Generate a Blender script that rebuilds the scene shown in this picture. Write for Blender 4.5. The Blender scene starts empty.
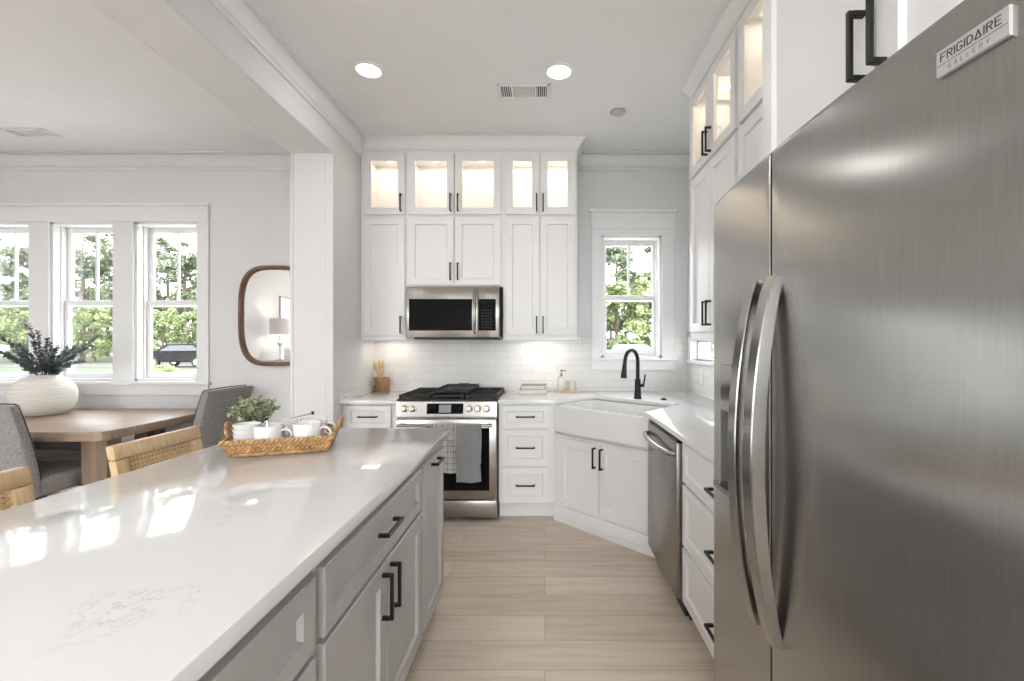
import bpy, bmesh, math, random
from mathutils import Vector, Matrix
PI = math.pi
random.seed(7)
S = bpy.context.scene
COL = S.collection
# ------------------------------------------------------------------ camera, sky, exposure
cd = bpy.data.cameras.new('camera'); cam = bpy.data.objects.new('camera', cd); COL.objects.link(cam)
cam.location = (0, 0, 1.34); cam.rotation_euler = (PI/2, 0, 0)
cd.sensor_fit = 'HORIZONTAL'; cd.sensor_width = 36.0; cd.lens = 36.0*450/1024
cd.shift_x = -33/1024; cd.shift_y = 3.5/1024
cd.clip_start = 0.02; cd.clip_end = 400
S.camera = cam
S.view_settings.view_transform = 'Standard'; S.view_settings.look = 'None'
S.view_settings.gamma = 1; S.view_settings.use_curve_mapping = False
S.view_settings.exposure = 0.46
W = bpy.data.worlds.new('overcast_sky'); S.world = W; W.use_nodes = True
nt = W.node_tree; bgn = nt.nodes['Background']
bgn.inputs['Color'].default_value = (0.93, 0.965, 1.0, 1); bgn.inputs['Strength'].default_value = 8.6
LAMP = 1.0                      # one factor for every lamp of the house
CEIL = 3.06

# ------------------------------------------------------------------ materials
def node_mat(name):
    m = bpy.data.materials.new(name); m.use_nodes = True
    n = m.node_tree; b = n.nodes['Principled BSDF']
    return m, n, b
def coords(n, scale=(1, 1, 1), rot=(0, 0, 0)):
    tc = n.nodes.new('ShaderNodeTexCoord'); mp = n.nodes.new('ShaderNodeMapping')
    mp.inputs['Scale'].default_value = scale; mp.inputs['Rotation'].default_value = rot
    n.links.new(tc.outputs['Object'], mp.inputs['Vector']); return mp.outputs['Vector']
def noise(n, vec, scale, detail=3, rough=.5):
    t = n.nodes.new('ShaderNodeTexNoise'); t.inputs['Scale'].default_value = scale
    t.inputs['Detail'].default_value = detail; t.inputs['Roughness'].default_value = rough
    n.links.new(vec, t.inputs['Vector']); return t.outputs['Fac']
def ramp(n, fac, stops):
    r = n.nodes.new('ShaderNodeValToRGB'); cr = r.color_ramp
    while len(cr.elements) > 1: cr.elements.remove(cr.elements[-1])
    cr.elements[0].position = stops[0][0]; cr.elements[0].color = (*stops[0][1], 1)
    for p, c in stops[1:]:
        e = cr.elements.new(p); e.color = (*c, 1)
    n.links.new(fac, r.inputs['Fac']); return r.outputs['Color']
def bump(n, b, h, strength=.2, dist=.002):
    bp = n.nodes.new('ShaderNodeBump'); bp.inputs['Strength'].default_value = strength
    bp.inputs['Distance'].default_value = dist
    n.links.new(h, bp.inputs['Height']); n.links.new(bp.outputs['Normal'], b.inputs['Normal'])
def mixc(n, fac, a, c, mode='MIX'):
    m = n.nodes.new('ShaderNodeMix'); m.data_type = 'RGBA'; m.blend_type = mode
    if isinstance(fac, float): m.inputs[0].default_value = fac
    else: n.links.new(fac, m.inputs[0])
    for v, i in ((a, 6), (c, 7)):
        if isinstance(v, tuple): m.inputs[i].default_value = (*v, 1)
        else: n.links.new(v, m.inputs[i])
    return m.outputs[2]
def plain(name, col, rough=.5, metal=0., var=.04, scale=6., bmp=0., bscale=200., stretch=(1, 1, 1), spec=None, coat=0.):
    m, n, b = node_mat(name)
    v = coords(n, stretch); f = noise(n, v, scale)
    lo = tuple(max(0, c*(1-var)) for c in col); hi = tuple(min(1, c*(1+var)) for c in col)
    n.links.new(ramp(n, f, [(.3, lo), (.7, hi)]), b.inputs['Base Color'])
    b.inputs['Roughness'].default_value = rough; b.inputs['Metallic'].default_value = metal
    if spec is not None: b.inputs['Specular IOR Level'].default_value = spec
    if coat: b.inputs['Coat Weight'].default_value = coat; b.inputs['Coat Roughness'].default_value = .1
    if bmp: bump(n, b, noise(n, v, bscale), bmp)
    return m
def steel(name, col, rough, aniso=.5, grain=(60, 60, 2)):
    m, n, b = node_mat(name)
    v = coords(n, grain); f = noise(n, v, 8, 4)
    lo = tuple(c*.94 for c in col); hi = tuple(min(1, c*1.06) for c in col)
    n.links.new(ramp(n, f, [(.3, lo), (.7, hi)]), b.inputs['Base Color'])
    b.inputs['Metallic'].default_value = 1; b.inputs['Roughness'].default_value = rough
    b.inputs['Anisotropic'].default_value = aniso
    tg = n.nodes.new('ShaderNodeTangent'); tg.direction_type = 'RADIAL'; tg.axis = 'Z'
    n.links.new(tg.outputs['Tangent'], b.inputs['Tangent'])
    return m
def emit(name, col, s):
    m, n, b = node_mat(name)
    b.inputs['Base Color'].default_value = (*col, 1)
    b.inputs['Emission Color'].default_value = (*col, 1); b.inputs['Emission Strength'].default_value = s
    return m
def wood(name, dark, light, scale=(1, 12, 12), rough=.45, ns=2.5):
    m, n, b = node_mat(name)
    v = coords(n, scale); f = noise(n, v, ns, 6, .6)
    n.links.new(ramp(n, f, [(.3, dark), (.55, tuple((a+c)/2 for a, c in zip(dark, light))), (.75, light)]), b.inputs['Base Color'])
    b.inputs['Roughness'].default_value = rough; bump(n, b, f, .15, .001)
    return m
def pane(name, tint=(1, 1, 1), gloss=.3):
    m = bpy.data.materials.new(name); m.use_nodes = True; n = m.node_tree; n.nodes.clear()
    o = n.nodes.new('ShaderNodeOutputMaterial'); t = n.nodes.new('ShaderNodeBsdfTransparent'); g = n.nodes.new('ShaderNodeBsdfGlossy')
    t.inputs['Color'].default_value = (*tint, 1); g.inputs['Roughness'].default_value = .02
    fr = n.nodes.new('ShaderNodeFresnel'); fr.inputs['IOR'].default_value = 1.4
    mu = n.nodes.new('ShaderNodeMath'); mu.operation = 'MULTIPLY'; mu.inputs[1].default_value = gloss
    mx = n.nodes.new('ShaderNodeMixShader'); n.links.new(fr.outputs[0], mu.inputs[0]); n.links.new(mu.outputs[0], mx.inputs[0])
    n.links.new(t.outputs[0], mx.inputs[1]); n.links.new(g.outputs[0], mx.inputs[2]); n.links.new(mx.outputs[0], o.inputs[0])
    return m
def leafy(name, a, c, scale=3., rough=.6):
    m, n, b = node_mat(name); f = noise(n, coords(n), scale, 2)
    n.links.new(ramp(n, f, [(.3, a), (.7, c)]), b.inputs['Base Color']); b.inputs['Roughness'].default_value = rough
    return m

M = {}
M['wall'] = plain('wall_paint', (.735, .733, .735), .75, var=.012, bmp=.05)
M['ceiling'] = plain('ceiling_paint', (.80, .798, .80), .85, var=.012, bmp=.05)
M['trim'] = plain('trim_paint', (.81, .81, .812), .35, var=.01)
M['cab'] = plain('white_cabinet_paint', (.82, .815, .815), .4, var=.01)
M['cabin'] = plain('cabinet_interior', (.80, .78, .74), .5, var=.01)
M['grey'] = plain('grey_cabinet_paint', (.41, .402, .39), .38, var=.015)
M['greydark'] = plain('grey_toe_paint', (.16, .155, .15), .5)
M['black'] = plain('matte_black_metal', (.012, .012, .013), .38, .4, var=.1)
M['blackgloss'] = plain('black_glass', (.006, .006, .007), .08, 0, var=.1, spec=.15)
M['iron'] = plain('cast_iron', (.016, .016, .017), .5, .2, var=.2, bmp=.15)
M['rubber_seam_shade'] = plain('dark_rubber_and_seam_shade', (.02, .02, .02), .6)
M['steel'] = steel('brushed_stainless', (.33, .312, .29), .26, .6)
M['fridge'] = steel('smudged_stainless', (.38, .373, .362), .23, .72)
M['handle_steel'] = steel('satin_handle_steel', (.36, .35, .335), .2, .2)
M['knob'] = plain('warm_nickel', (.58, .53, .46), .25, 1., var=.03)
M['plastic_w'] = plain('white_plastic', (.8, .8, .79), .35, var=.01)
M['fireclay'] = plain('white_fireclay', (.80, .80, .79), .12, var=.01)
M['ceramic'] = plain('matte_white_ceramic', (.78, .75, .70), .6, var=.03, bmp=.2, bscale=60)
M['mug'] = plain('white_glazed_mug', (.82, .81, .80), .18, var=.01)
M['pane'] = pane('window_pane'); M['cabglass'] = pane('cabinet_pane', (.985, .98, .97), .5)
M['mirror'] = plain('mirror_silver', (.86, .86, .85), .02, 1., var=.005)
M['linen'] = plain('grey_linen', (.29, .272, .265), .9, var=.25, scale=90, bmp=.5, bscale=500)
M['piping'] = plain('dark_piping', (.05, .048, .047), .8)
M['darkwood'] = wood('dark_leg_wood', (.035, .025, .02), (.07, .05, .04))
M['tablewood'] = wood('oak_table_wood', (.27, .19, .135), (.42, .31, .235), (1.2, 14, 14))
M['tableleg'] = wood('oak_leg_wood', (.22, .155, .11), (.33, .24, .18), (14, 14, 1.2))
M['walnut'] = wood('walnut_frame', (.13, .07, .04), (.26, .15, .085), (6, 6, 2))
M['rattan'] = wood('rattan_wrap', (.52, .35, .18), (.74, .55, .33), (30, 30, 4))
M['cane'] = plain('woven_cane', (.66, .47, .26), .6, var=.2, scale=60)
M['wicker'] = plain('wicker_braid', (.47, .27, .11), .65, var=.45, scale=45, bmp=.4, bscale=220)
M['acacia'] = wood('acacia_wood', (.20, .10, .045), (.42, .25, .12), (40, 40, 3), ns=1.2)
M['spoonwood'] = wood('beech_spoon_wood', (.55, .36, .18), (.72, .52, .30), (20, 20, 3))
M['page'] = plain('book_pages', (.78, .75, .68), .8, var=.05, stretch=(1, 1, 40))
M['clearglass'] = plain('frosted_bottle', (.75, .76, .74), .15, var=.02)
M['leafgrey'] = leafy('eucalyptus_leaf', (.045, .058, .06), (.15, .17, .168), 30)
M['leafgreen'] = leafy('sage_leaf', (.13, .19, .08), (.56, .60, .42), 60)
M['stem'] = plain('plant_stem', (.07, .07, .04), .7)
M['bulb'] = emit('lamp_diffuser', (1, .97, .92), 2.2)
M['puck'] = emit('warm_puck_diffuser', (1, .86, .68), 3.)
M['screen'] = emit('oven_clock_screen', (.20, .22, .24), .25)
M['shade'] = plain('white_linen_shade', (.85, .84, .82), .8, var=.02)
M['chrome'] = plain('polished_nickel', (.6, .6, .6), .1, 1.)
M['ventdark'] = plain('vent_shade_and_keypad_grey', (.10, .10, .10), .8)  # dark grey for vent shade, also the plain colour of keypad buttons
M['greytowel'] = plain('grey_cotton', (.47, .475, .48), .95, var=.12, scale=60, bmp=.5, bscale=400)
M['bounce_slab'] = plain('pale_bounce_slab', (.52, .51, .49), .9, var=.06)
M['lawn'] = plain('mown_lawn', (.032, .050, .014), .9, var=.35, scale=.6)
M['road'] = plain('pale_road', (.048, .047, .044), .9, var=.08)
M['bark'] = plain('tree_bark', (.11, .08, .06), .9, var=.3)
M['treeleaf'] = leafy('tree_leaf', (.10, .14, .055), (.25, .29, .13), .9)
M['treeleaf2'] = leafy('light_tree_leaf', (.14, .19, .07), (.30, .35, .155), .9)
M['pineleaf'] = leafy('pine_needle', (.08, .105, .065), (.20, .23, .14), .9)
M['tyre'] = plain('tyre_rubber', (.015, .015, .015), .8)
M['carpaint'] = plain('charcoal_car_paint', (.004, .004, .005), .4, 0, spec=.12)
M['carpaint2'] = plain('pale_green_car_paint', (.07, .09, .085), .4, .0, spec=.2)
M['cardark'] = plain('car_glass', (.03, .034, .038), .15, spec=.5)
M['shedwall'] = plain('white_clapboard', (.12, .12, .118), .7)
M['shingle'] = plain('grey_shingle', (.04, .04, .04), .8, var=.2, scale=20)

def quartz():
    m, n, b = node_mat('white_quartz')
    v = coords(n, (1, 1, 1), (0, 0, .5))
    w = n.nodes.new('ShaderNodeTexNoise'); w.inputs['Scale'].default_value = 1.7; w.inputs['Detail'].default_value = 7; w.inputs['Roughness'].default_value = .68
    n.links.new(v, w.inputs['Vector'])
    s = n.nodes.new('ShaderNodeMath'); s.operation = 'SUBTRACT'; s.inputs[1].default_value = .5; n.links.new(w.outputs['Fac'], s.inputs[0])
    a = n.nodes.new('ShaderNodeMath'); a.operation = 'ABSOLUTE'; n.links.new(s.outputs[0], a.inputs[0])
    vein = ramp(n, a.outputs[0], [(0, (.57, .565, .55)), (.005, (.74, .737, .73)), (.02, (.765, .765, .76))])
    mask = noise(n, v, 2.3, 2)
    mk = ramp(n, mask, [(.50, (0, 0, 0)), (.66, (1, 1, 1))])
    n.links.new(mixc(n, mk, (.765, .765, .76), vein), b.inputs['Base Color'])
    b.inputs['Roughness'].default_value = .07; b.inputs['Specular IOR Level'].default_value = .55
    return m
M['quartz'] = quartz()
def planks():
    m, n, b = node_mat('pale_oak_planks')
    v = coords(n)
    br = n.nodes.new('ShaderNodeTexBrick'); br.offset = .37; br.offset_frequency = 2
    br.inputs['Scale'].default_value = 1; br.inputs['Brick Width'].default_value = 1.5; br.inputs['Row Height'].default_value = .185
    br.inputs['Mortar Size'].default_value = .0012; br.inputs['Mortar Smooth'].default_value = .3; br.inputs['Bias'].default_value = 0
    br.inputs['Color1'].default_value = (.61, .51, .42, 1); br.inputs['Color2'].default_value = (.74, .635, .54, 1); br.inputs['Mortar'].default_value = (.24, .185, .14, 1)
    n.links.new(v, br.inputs['Vector'])
    off = n.nodes.new('ShaderNodeVectorMath'); off.operation = 'MULTIPLY_ADD'
    off.inputs[1].default_value = (3, 3, 3); n.links.new(br.outputs['Color'], off.inputs[0]); n.links.new(v, off.inputs[2])
    mp = n.nodes.new('ShaderNodeMapping'); mp.inputs['Scale'].default_value = (.9, 11, 1); n.links.new(off.outputs[0], mp.inputs['Vector'])
    g = noise(n, mp.outputs[0], 2.2, 6, .62)
    gr = ramp(n, g, [(.28, (.80, .775, .75)), (.5, (.97, .96, .95)), (.75, (1.12, 1.12, 1.12))])
    n.links.new(mixc(n, 1., br.outputs['Color'], gr, 'MULTIPLY'), b.inputs['Base Color'])
    b.inputs['Roughness'].default_value = .42; bump(n, b, g, .08, .001)
    return m
M['planks'] = planks()
def subway(name, axis):
    m, n, b = node_mat(name)
    tc = n.nodes.new('ShaderNodeTexCoord'); sp = n.nodes.new('ShaderNodeSeparateXYZ'); cb = n.nodes.new('ShaderNodeCombineXYZ')
    n.links.new(tc.outputs['Object'], sp.inputs[0]); n.links.new(sp.outputs[axis], cb.inputs[0]); n.links.new(sp.outputs[2], cb.inputs[1])
    br = n.nodes.new('ShaderNodeTexBrick'); br.offset = .5
    br.inputs['Scale'].default_value = 1; br.inputs['Brick Width'].default_value = .225; br.inputs['Row Height'].default_value = .0672
    br.inputs['Mortar Size'].default_value = .0022; br.inputs['Mortar Smooth'].default_value = .4
    br.inputs['Color1'].default_value = (.80, .79, .775, 1); br.inputs['Color2'].default_value = (.76, .75, .735, 1); br.inputs['Mortar'].default_value = (.62, .605, .585, 1)
    n.links.new(cb.outputs[0], br.inputs['Vector']); n.links.new(br.outputs['Color'], b.inputs['Base Color'])
    b.inputs['Roughness'].default_value = .16
    inv = n.nodes.new('ShaderNodeMath'); inv.operation = 'SUBTRACT'; inv.inputs[0].default_value = 1; n.links.new(br.outputs['Fac'], inv.inputs[1])
    wav = noise(n, tc.outputs['Object'], 14, 2)
    ad = n.nodes.new('ShaderNodeMath'); ad.operation = 'ADD'; n.links.new(inv.outputs[0], ad.inputs[0]); n.links.new(wav, ad.inputs[1])
    bump(n, b, ad.outputs[0], .35, .002)
    return m
M['tile_back'] = subway('subway_tile_back', 0); M['tile_right'] = subway('subway_tile_right', 1)
def checks():
    m, n, b = node_mat('windowpane_check_cotton')
    v = coords(n)
    br = n.nodes.new('ShaderNodeTexBrick'); br.offset = 0; br.inputs['Scale'].default_value = 1
    br.inputs['Brick Width'].default_value = .042; br.inputs['Row Height'].default_value = .042; br.inputs['Mortar Size'].default_value = .0016
    br.inputs['Color1'].default_value = (.76, .75, .73, 1); br.inputs['Color2'].default_value = (.76, .75, .73, 1); br.inputs['Mortar'].default_value = (.16, .16, .17, 1)
    sp = n.nodes.new('ShaderNodeSeparateXYZ'); cb = n.nodes.new('ShaderNodeCombineXYZ'); n.links.new(v, sp.inputs[0])
    n.links.new(sp.outputs[0], cb.inputs[0]); n.links.new(sp.outputs[2], cb.inputs[1]); n.links.new(cb.outputs[0], br.inputs['Vector'])
    n.links.new(br.outputs['Color'], b.inputs['Base Color']); b.inputs['Roughness'].default_value = .9
    return m
M['check'] = checks()

# ------------------------------------------------------------------ mesh helpers
class MB:
    def __init__(s): s.bm = bmesh.new(); s.mi = 0
    def _tag(s, faces):
        for f in faces: f.material_index = s.mi
    def box(s, x0, x1, y0, y1, z0, z1, bev=0., seg=1, mat=None):
        r = bmesh.ops.create_cube(s.bm, size=1)
        vs = r['verts']
        for v in vs:
            v.co = Vector(((x0+x1)/2 + v.co.x*(x1-x0), (y0+y1)/2 + v.co.y*(y1-y0), (z0+z1)/2 + v.co.z*(z1-z0)))
        if bev > 0:
            bev = min(bev, .45*min(abs(x1-x0), abs(y1-y0), abs(z1-z0)))
            es = list({e for v in vs for e in v.link_edges})
            rb = bmesh.ops.bevel(s.bm, geom=es, offset=bev, segments=seg, affect='EDGES', profile=.5)
            vs = list({v for f in rb['faces'] for v in f.verts} | {v for v in vs if v.is_valid})
        s._tag({f for v in vs for f in v.link_faces})
        if mat is not None: bmesh.ops.transform(s.bm, matrix=mat, verts=vs)
        return vs
    def face(s, cos):
        f = s.bm.faces.new([s.bm.verts.new(c) for c in cos]); f.material_index = s.mi; return f
    def loft(s, rings, cap0=True, cap1=True, closed=True):
        vr = [[s.bm.verts.new(c) for c in r] for r in rings]
        n = len(vr[0]); fs = []
        for a, b in zip(vr, vr[1:]):
            for i in range(n if closed else n-1):
                j = (i+1) % n
                fs.append(s.bm.faces.new((a[i], a[j], b[j], b[i])))
        if cap0: fs.append(s.bm.faces.new(vr[0][::-1]))
        if cap1: fs.append(s.bm.faces.new(vr[-1]))
        s._tag(fs); return vr
    def lathe(s, prof, c=(0, 0, 0), n=24, mat=None, cap0=True, cap1=True):
        rings = []
        for r, z in prof:
            rings.append([Vector((c[0]+r*math.cos(2*PI*k/n), c[1]+r*math.sin(2*PI*k/n), c[2]+z)) for k in range(n)])
        if mat is not None: rings = [[mat @ p for p in r] for r in rings]
        return s.loft(rings, cap0, cap1)
    def cyl(s, p0, p1, r0, r1=None, n=14):
        return s.tube([p0, p1], [r0, r0 if r1 is None else r1], n)
    def tube(s, pts, rad, n=10, flat=None):
        pts = [Vector(p) for p in pts]
        if not isinstance(rad, (list, tuple)): rad = [rad]*len(pts)
        rings = []; t0 = (pts[1]-pts[0]).normalized()
        up = Vector((0, 0, 1)) if abs(t0.z) < .9 else Vector((1, 0, 0))
        nrm = (up - t0*up.dot(t0)).normalized()
        for i, p in enumerate(pts):
            if i == 0: t = t0
            elif i == len(pts)-1: t = (pts[-1]-pts[-2]).normalized()
            else: t = ((pts[i+1]-p).normalized() + (p-pts[i-1]).normalized()).normalized()
            nrm = (nrm - t*nrm.dot(t)).normalized(); bi = t.cross(nrm)
            rings.append([p + (nrm*math.cos(2*PI*k/n) + bi*math.sin(2*PI*k/n))*rad[i] for k in range(n)])
        return s.loft(rings)
    def prism(s, poly, z0, z1, bev=0., seg=2):
        """horizontal polygon (x, y) between two heights"""
        a = [s.bm.verts.new((x, y, z0)) for x, y in poly]; b = [s.bm.verts.new((x, y, z1)) for x, y in poly]
        fs = [s.bm.faces.new(a[::-1]), s.bm.faces.new(b)]
        n = len(poly)
        for i in range(n): fs.append(s.bm.faces.new((a[i], a[(i+1) % n], b[(i+1) % n], b[i])))
        s._tag(fs)
        if bev:
            bmesh.ops.recalc_face_normals(s.bm, faces=fs)
            bmesh.ops.bevel(s.bm, geom=list({e for f in fs for e in f.edges}), offset=bev, segments=seg, affect='EDGES', profile=.5)
    def sweep(s, prof, axis, t0, t1, base):
        """profile of (out, z) points extruded along an axis; base(out, t) gives (x, y)"""
        r0 = [Vector((*base(o, t0), z)) for o, z in prof]; r1 = [Vector((*base(o, t1), z)) for o, z in prof]
        s.loft([r0, r1])
    def build(s, name, mats, parent=None, smooth=True, angle=32, recalc=True):
        if recalc: bmesh.ops.recalc_face_normals(s.bm, faces=s.bm.faces[:])
        me = bpy.data.meshes.new(name); s.bm.to_mesh(me); s.bm.free()
        if not isinstance(mats, (list, tuple)): mats = [mats]
        for m in mats: me.materials.append(m)
        if smooth:
            me.polygons.foreach_set('use_smooth', [True]*len(me.polygons))
            me.set_sharp_from_angle(angle=math.radians(angle))
        o = bpy.data.objects.new(name, me); COL.objects.link(o)
        if parent is not None: o.parent = parent
        return o
def tag(o, label, cat, group=None):
    o['label'] = label; o['category'] = cat
    if group: o['group'] = group
    return o
def thing(name, label, cat, loc=(0, 0, 0), rz=0., group=None):
    o = bpy.data.objects.new(name, None); o.empty_display_size = .05; COL.objects.link(o)
    o.location = loc; o.rotation_euler = (0, 0, rz)
    return tag(o, label, cat, group)
def struct(name, mb, mat, **k):
    o = mb.build(name, mat, **k); o['kind'] = 'structure'; return o
def lamp(name, kind, loc, power, parent=None, size=.1, col=(1, .95, .88), rot=(0, 0, 0), spread=None, size_y=None):
    d = bpy.data.lights.new(name, kind); d.energy = power*LAMP; d.color = col
    if kind == 'AREA':
        d.shape = 'DISK' if size_y is None else 'RECTANGLE'; d.size = size
        if size_y: d.size_y = size_y
        if spread: d.spread = spread
    else: d.shadow_soft_size = size
    o = bpy.data.objects.new(name, d); COL.objects.link(o); o.location = loc; o.rotation_euler = rot
    if parent is not None: o.parent = parent
    return o
def copy_tree(o, parent=None):
    c = o.copy(); COL.objects.link(c)
    if parent is not None: c.parent = parent
    for ch in list(o.children):
        copy_tree(ch, c)
    return c
def rrect(w, d, r, z, n=5, cx=0, cy=0):
    pts = []
    for sx, sy, a0 in ((1, 1, 0), (-1, 1, PI/2), (-1, -1, PI), (1, -1, 1.5*PI)):
        for k in range(n+1):
            a = a0 + k*PI/2/n
            pts.append(Vector((cx+sx*(w/2-r)+r*math.cos(a), cy+sy*(d/2-r)+r*math.sin(a), z)))
    return pts

# ------------------------------------------------------------------ the room
XL, XR, YB, YR = -5.6, 1.30, 4.10, -3.3     # left wall, right wall, back wall, rear wall
mb = MB(); mb.box(XL-.15, XR+.15, YR-.15, YB+.15, -.12, 0); struct('floor', mb, M['planks'])
mb = MB(); mb.box(XL-.15, XR+.15, YR-.15, YB+.15, CEIL, CEIL+.12); struct('ceiling', mb, M['ceiling'])
def wall(name, axis, p0, p1, u0, u1, holes, m=None):
    """wall slab p0..p1 thick, u0..u1 long, with rectangular holes (ua, ub, za, zb)"""
    mb = MB(); us = sorted({u0, u1} | {h[0] for h in holes} | {h[1] for h in holes}); zs = sorted({0, CEIL} | {h[2] for h in holes} | {h[3] for h in holes})
    for a, b in zip(us, us[1:]):
        run = None
        for c, d in list(zip(zs, zs[1:])) + [(None, None)]:
            solid = c is not None and not any(h[0] <= a and b <= h[1] and h[2] <= c and d <= h[3] for h in holes)
            if solid: run = (run[0], d) if run else (c, d)
            elif run:
                if axis == 'x': mb.box(a, b, p0, p1, run[0], run[1])
                else: mb.box(p0, p1, a, b, run[0], run[1])
                run = None
    return struct(name, mb, m or M['wall'])
DW = [(-5.267, -4.686), (-4.501, -3.92), (-3.736, -3.155)]      # dining window openings
wall('wall_back', 'x', YB, YB+.18, XL-.15, XR+.15, [(a, b, 1.0, 2.45) for a, b in DW] + [(.512, 1.062, 1.215, 2.33)])
wall('wall_right', 'y', XR, XR+.16, YR, YB, [(2.60, 3.98, 1.20, 1.37)])
wall('wall_left', 'y', XL-.16, XL, YR, YB, [(-3.1, -2.3, .5, 2.5)])
wall('wall_rear', 'x', YR-.16, YR, XL-.15, XR+.15, [(-5.5, -3.6, .15, 2.6), (-.95, 1.15, .15, 2.6)])
PX0, PX1, PY = -1.858, -1.55, 3.29
mb = MB(); mb.box(PX0, PX1, PY, YB, 0, CEIL); struct('wall_partition', mb, M['wall'])
mb = MB(); mb.box(PX0, PX1, YR, PY, 2.735, CEIL)
mb.box(PX1, PX1+.006, YR, PY, 2.735, 2.765, .003); mb.box(PX0-.006, PX0, YR, PY, 2.735, 2.765, .003)
struct('ceiling_beam', mb, M['wall'])
mb = MB(); mb.box(PX1-.055, PX1+.004, PY-.006, PY, 0, 2.735, .003); mb.box(PX0-.004, PX0+.02, PY-.006, PY, 0, 2.735, .003); struct('trim_1', mb, M['wall'])
CR = [(0, CEIL-.140), (.016, CEIL-.140), (.018, CEIL-.128), (.008, CEIL-.124), (.008, CEIL-.112), (.024, CEIL-.104), (.032, CEIL-.085), (.055, CEIL-.048), (.072, CEIL-.036), (.072, CEIL-.026), (.060, CEIL-.024), (.062, CEIL-.016), (.09, CEIL-.012), (.09, CEIL), (0, CEIL)]
def crown(name, t0, t1, base, k=1., m='trim'):
    mb = MB(); mb.sweep([(o*k, z) for o, z in CR], None, t0, t1, base); return struct(name, mb, M[m])
crown('trim_2', YR, YB, lambda o, t: (PX1+o, t), .75, 'trim')
crown('trim_3', XL, PX0, lambda o, t: (t, YB-o), 1., 'wall')
crown('trim_4', .30, XR, lambda o, t: (t, YB-o), 1., 'wall')
crown('trim_5', YR, YB, lambda o, t: (XL+o, t), 1., 'wall')
mb = MB(); mb.box(XL, PX0, YB-.016, YB, 0, .14, .004); struct('baseboard_back', mb, M['trim'])
mb = MB(); mb.box(XL, XL+.016, YR, YB, 0, .14, .004); struct('baseboard_left', mb, M['trim'])

CRC = [(0, CEIL-.093), (.008, CEIL-.093), (.010, CEIL-.080), (.018, CEIL-.074), (.024, CEIL-.058), (.045, CEIL-.030), (.058, CEIL-.020), (.062, CEIL-.009), (.070, CEIL-.008), (.070, CEIL), (0, CEIL)]
def crown_path(mb, path, k=1.):
    rings = []; n = len(path); P = [Vector(p) for p in path]
    for i, p in enumerate(P):
        ns = []
        for a, b in ((i-1, i), (i, i+1)):
            if a >= 0 and b < n: d = (P[b]-P[a]).normalized(); ns.append(Vector((d.y, -d.x)))
        m = ns[0] if len(ns) == 1 else (ns[0]+ns[1])/(1+ns[0].dot(ns[1]))
        rings.append([Vector((p.x+m.x*o*k, p.y+m.y*o*k, z)) for o, z in CRC])
    mb.loft(rings)
def sash_window(name, x0, x1, z0, z1, rail, wallface, muntin=True, depth=.11, st=.066, m='trim'):
    """double hung window set into the back wall; x0..x1 is the opening"""
    fr = MB(); y = wallface + depth
    t = .022
    fr.box(x0, x0+t, wallface+.002, y+.05, z0, z1); fr.box(x1-t, x1, wallface+.002, y+.05, z0, z1)
    fr.box(x0, x1, wallface+.002, y+.05, z1-t, z1); fr.box(x0, x1, wallface+.002, y+.05, z0, z0+t)
    fr.box(x0+t, x0+t+.012, wallface+.06, wallface+.08, z0, z1, .003); fr.box(x1-t-.012, x1-t, wallface+.06, wallface+.08, z0, z1, .003)
    root = fr.build(name, M[m]); root['kind'] = 'structure'
    s2 = st - t
    for nm, a, b, yy in (('lower_sash', z0+t, rail+.028, y-.025), ('upper_sash', rail-.028, z1-t, y+.008)):
        sb = MB(); xa, xb = x0+t, x1-t
        sb.box(xa, xa+s2, yy, yy+.03, a, b, .004); sb.box(xb-s2, xb, yy, yy+.03, a, b, .004)
        sb.box(xa+s2, xb-s2, yy, yy+.03, b-.05, b, .004); sb.box(xa+s2, xb-s2, yy, yy+.03, a, a+.05, .004)
        if nm == 'upper_sash' and muntin: sb.box((xa+xb)/2-.011, (xa+xb)/2+.011, yy+.004, yy+.026, a+.05, b-.05, .003)
        so = sb.build(nm, M[m], root)
        g = MB(); g.box(xa+s2-.004, xb-s2+.004, yy+.012, yy+.016, a+.046, b-.046); g.build('glass_pane', M['pane'], so)
    return root
for i, (a, b) in enumerate(DW): sash_window('window_%d' % (i+1), a, b, 1.0, 2.45, 1.717, YB)
sash_window('window_4', .512, 1.062, 1.215, 2.33, 1.765, YB, st=.06)
# casings of the dining windows
mb = MB(); y0, y1 = YB-.02, YB
mb.box(DW[0][0]-.10, DW[0][0], y0, y1, 1.0, 2.45, .003); mb.box(DW[2][1], DW[2][1]+.10, y0, y1, 1.0, 2.45, .003)
for (a, b), (c, d) in zip(DW, DW[1:]): mb.box(b, c, y0, y1, 1.0, 2.45, .003)
mb.box(DW[0][0]-.10, DW[2][1]+.10, y0-.004, y1, 2.45, 2.59, .003)
mb.box(DW[0][0]-.12, DW[2][1]+.12, y0-.022, y1, 2.59, 2.615, .004)
mb.box(DW[0][0]-.12, DW[2][1]+.12, y0-.03, y1, .968, 1.0, .005)
mb.box(DW[0][0]-.10, DW[2][1]+.10, y0-.002, y1, .875, .968, .003)
struct('trim_6', mb, M['trim'])
mb = MB()
mb.box(.425, .512, y0, y1, 1.215, 2.33, .003); mb.box(1.062, 1.178, y0, y1, 1.215, 2.33, .003)
mb.box(.425, 1.178, y0-.004, y1, 2.33, 2.385, .003); mb.box(.415, 1.188, y0-.008, y1, 2.385, 2.53, .003); mb.box(.40, 1.20, y0-.026, y1, 2.53, 2.56, .004)
mb.box(.405, 1.198, y0-.03, y1, 1.19, 1.215, .004); mb.box(.425, 1.178, y0-.002, y1, 1.10, 1.19, .003)
struct('trim_7', mb, M['trim'])
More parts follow.
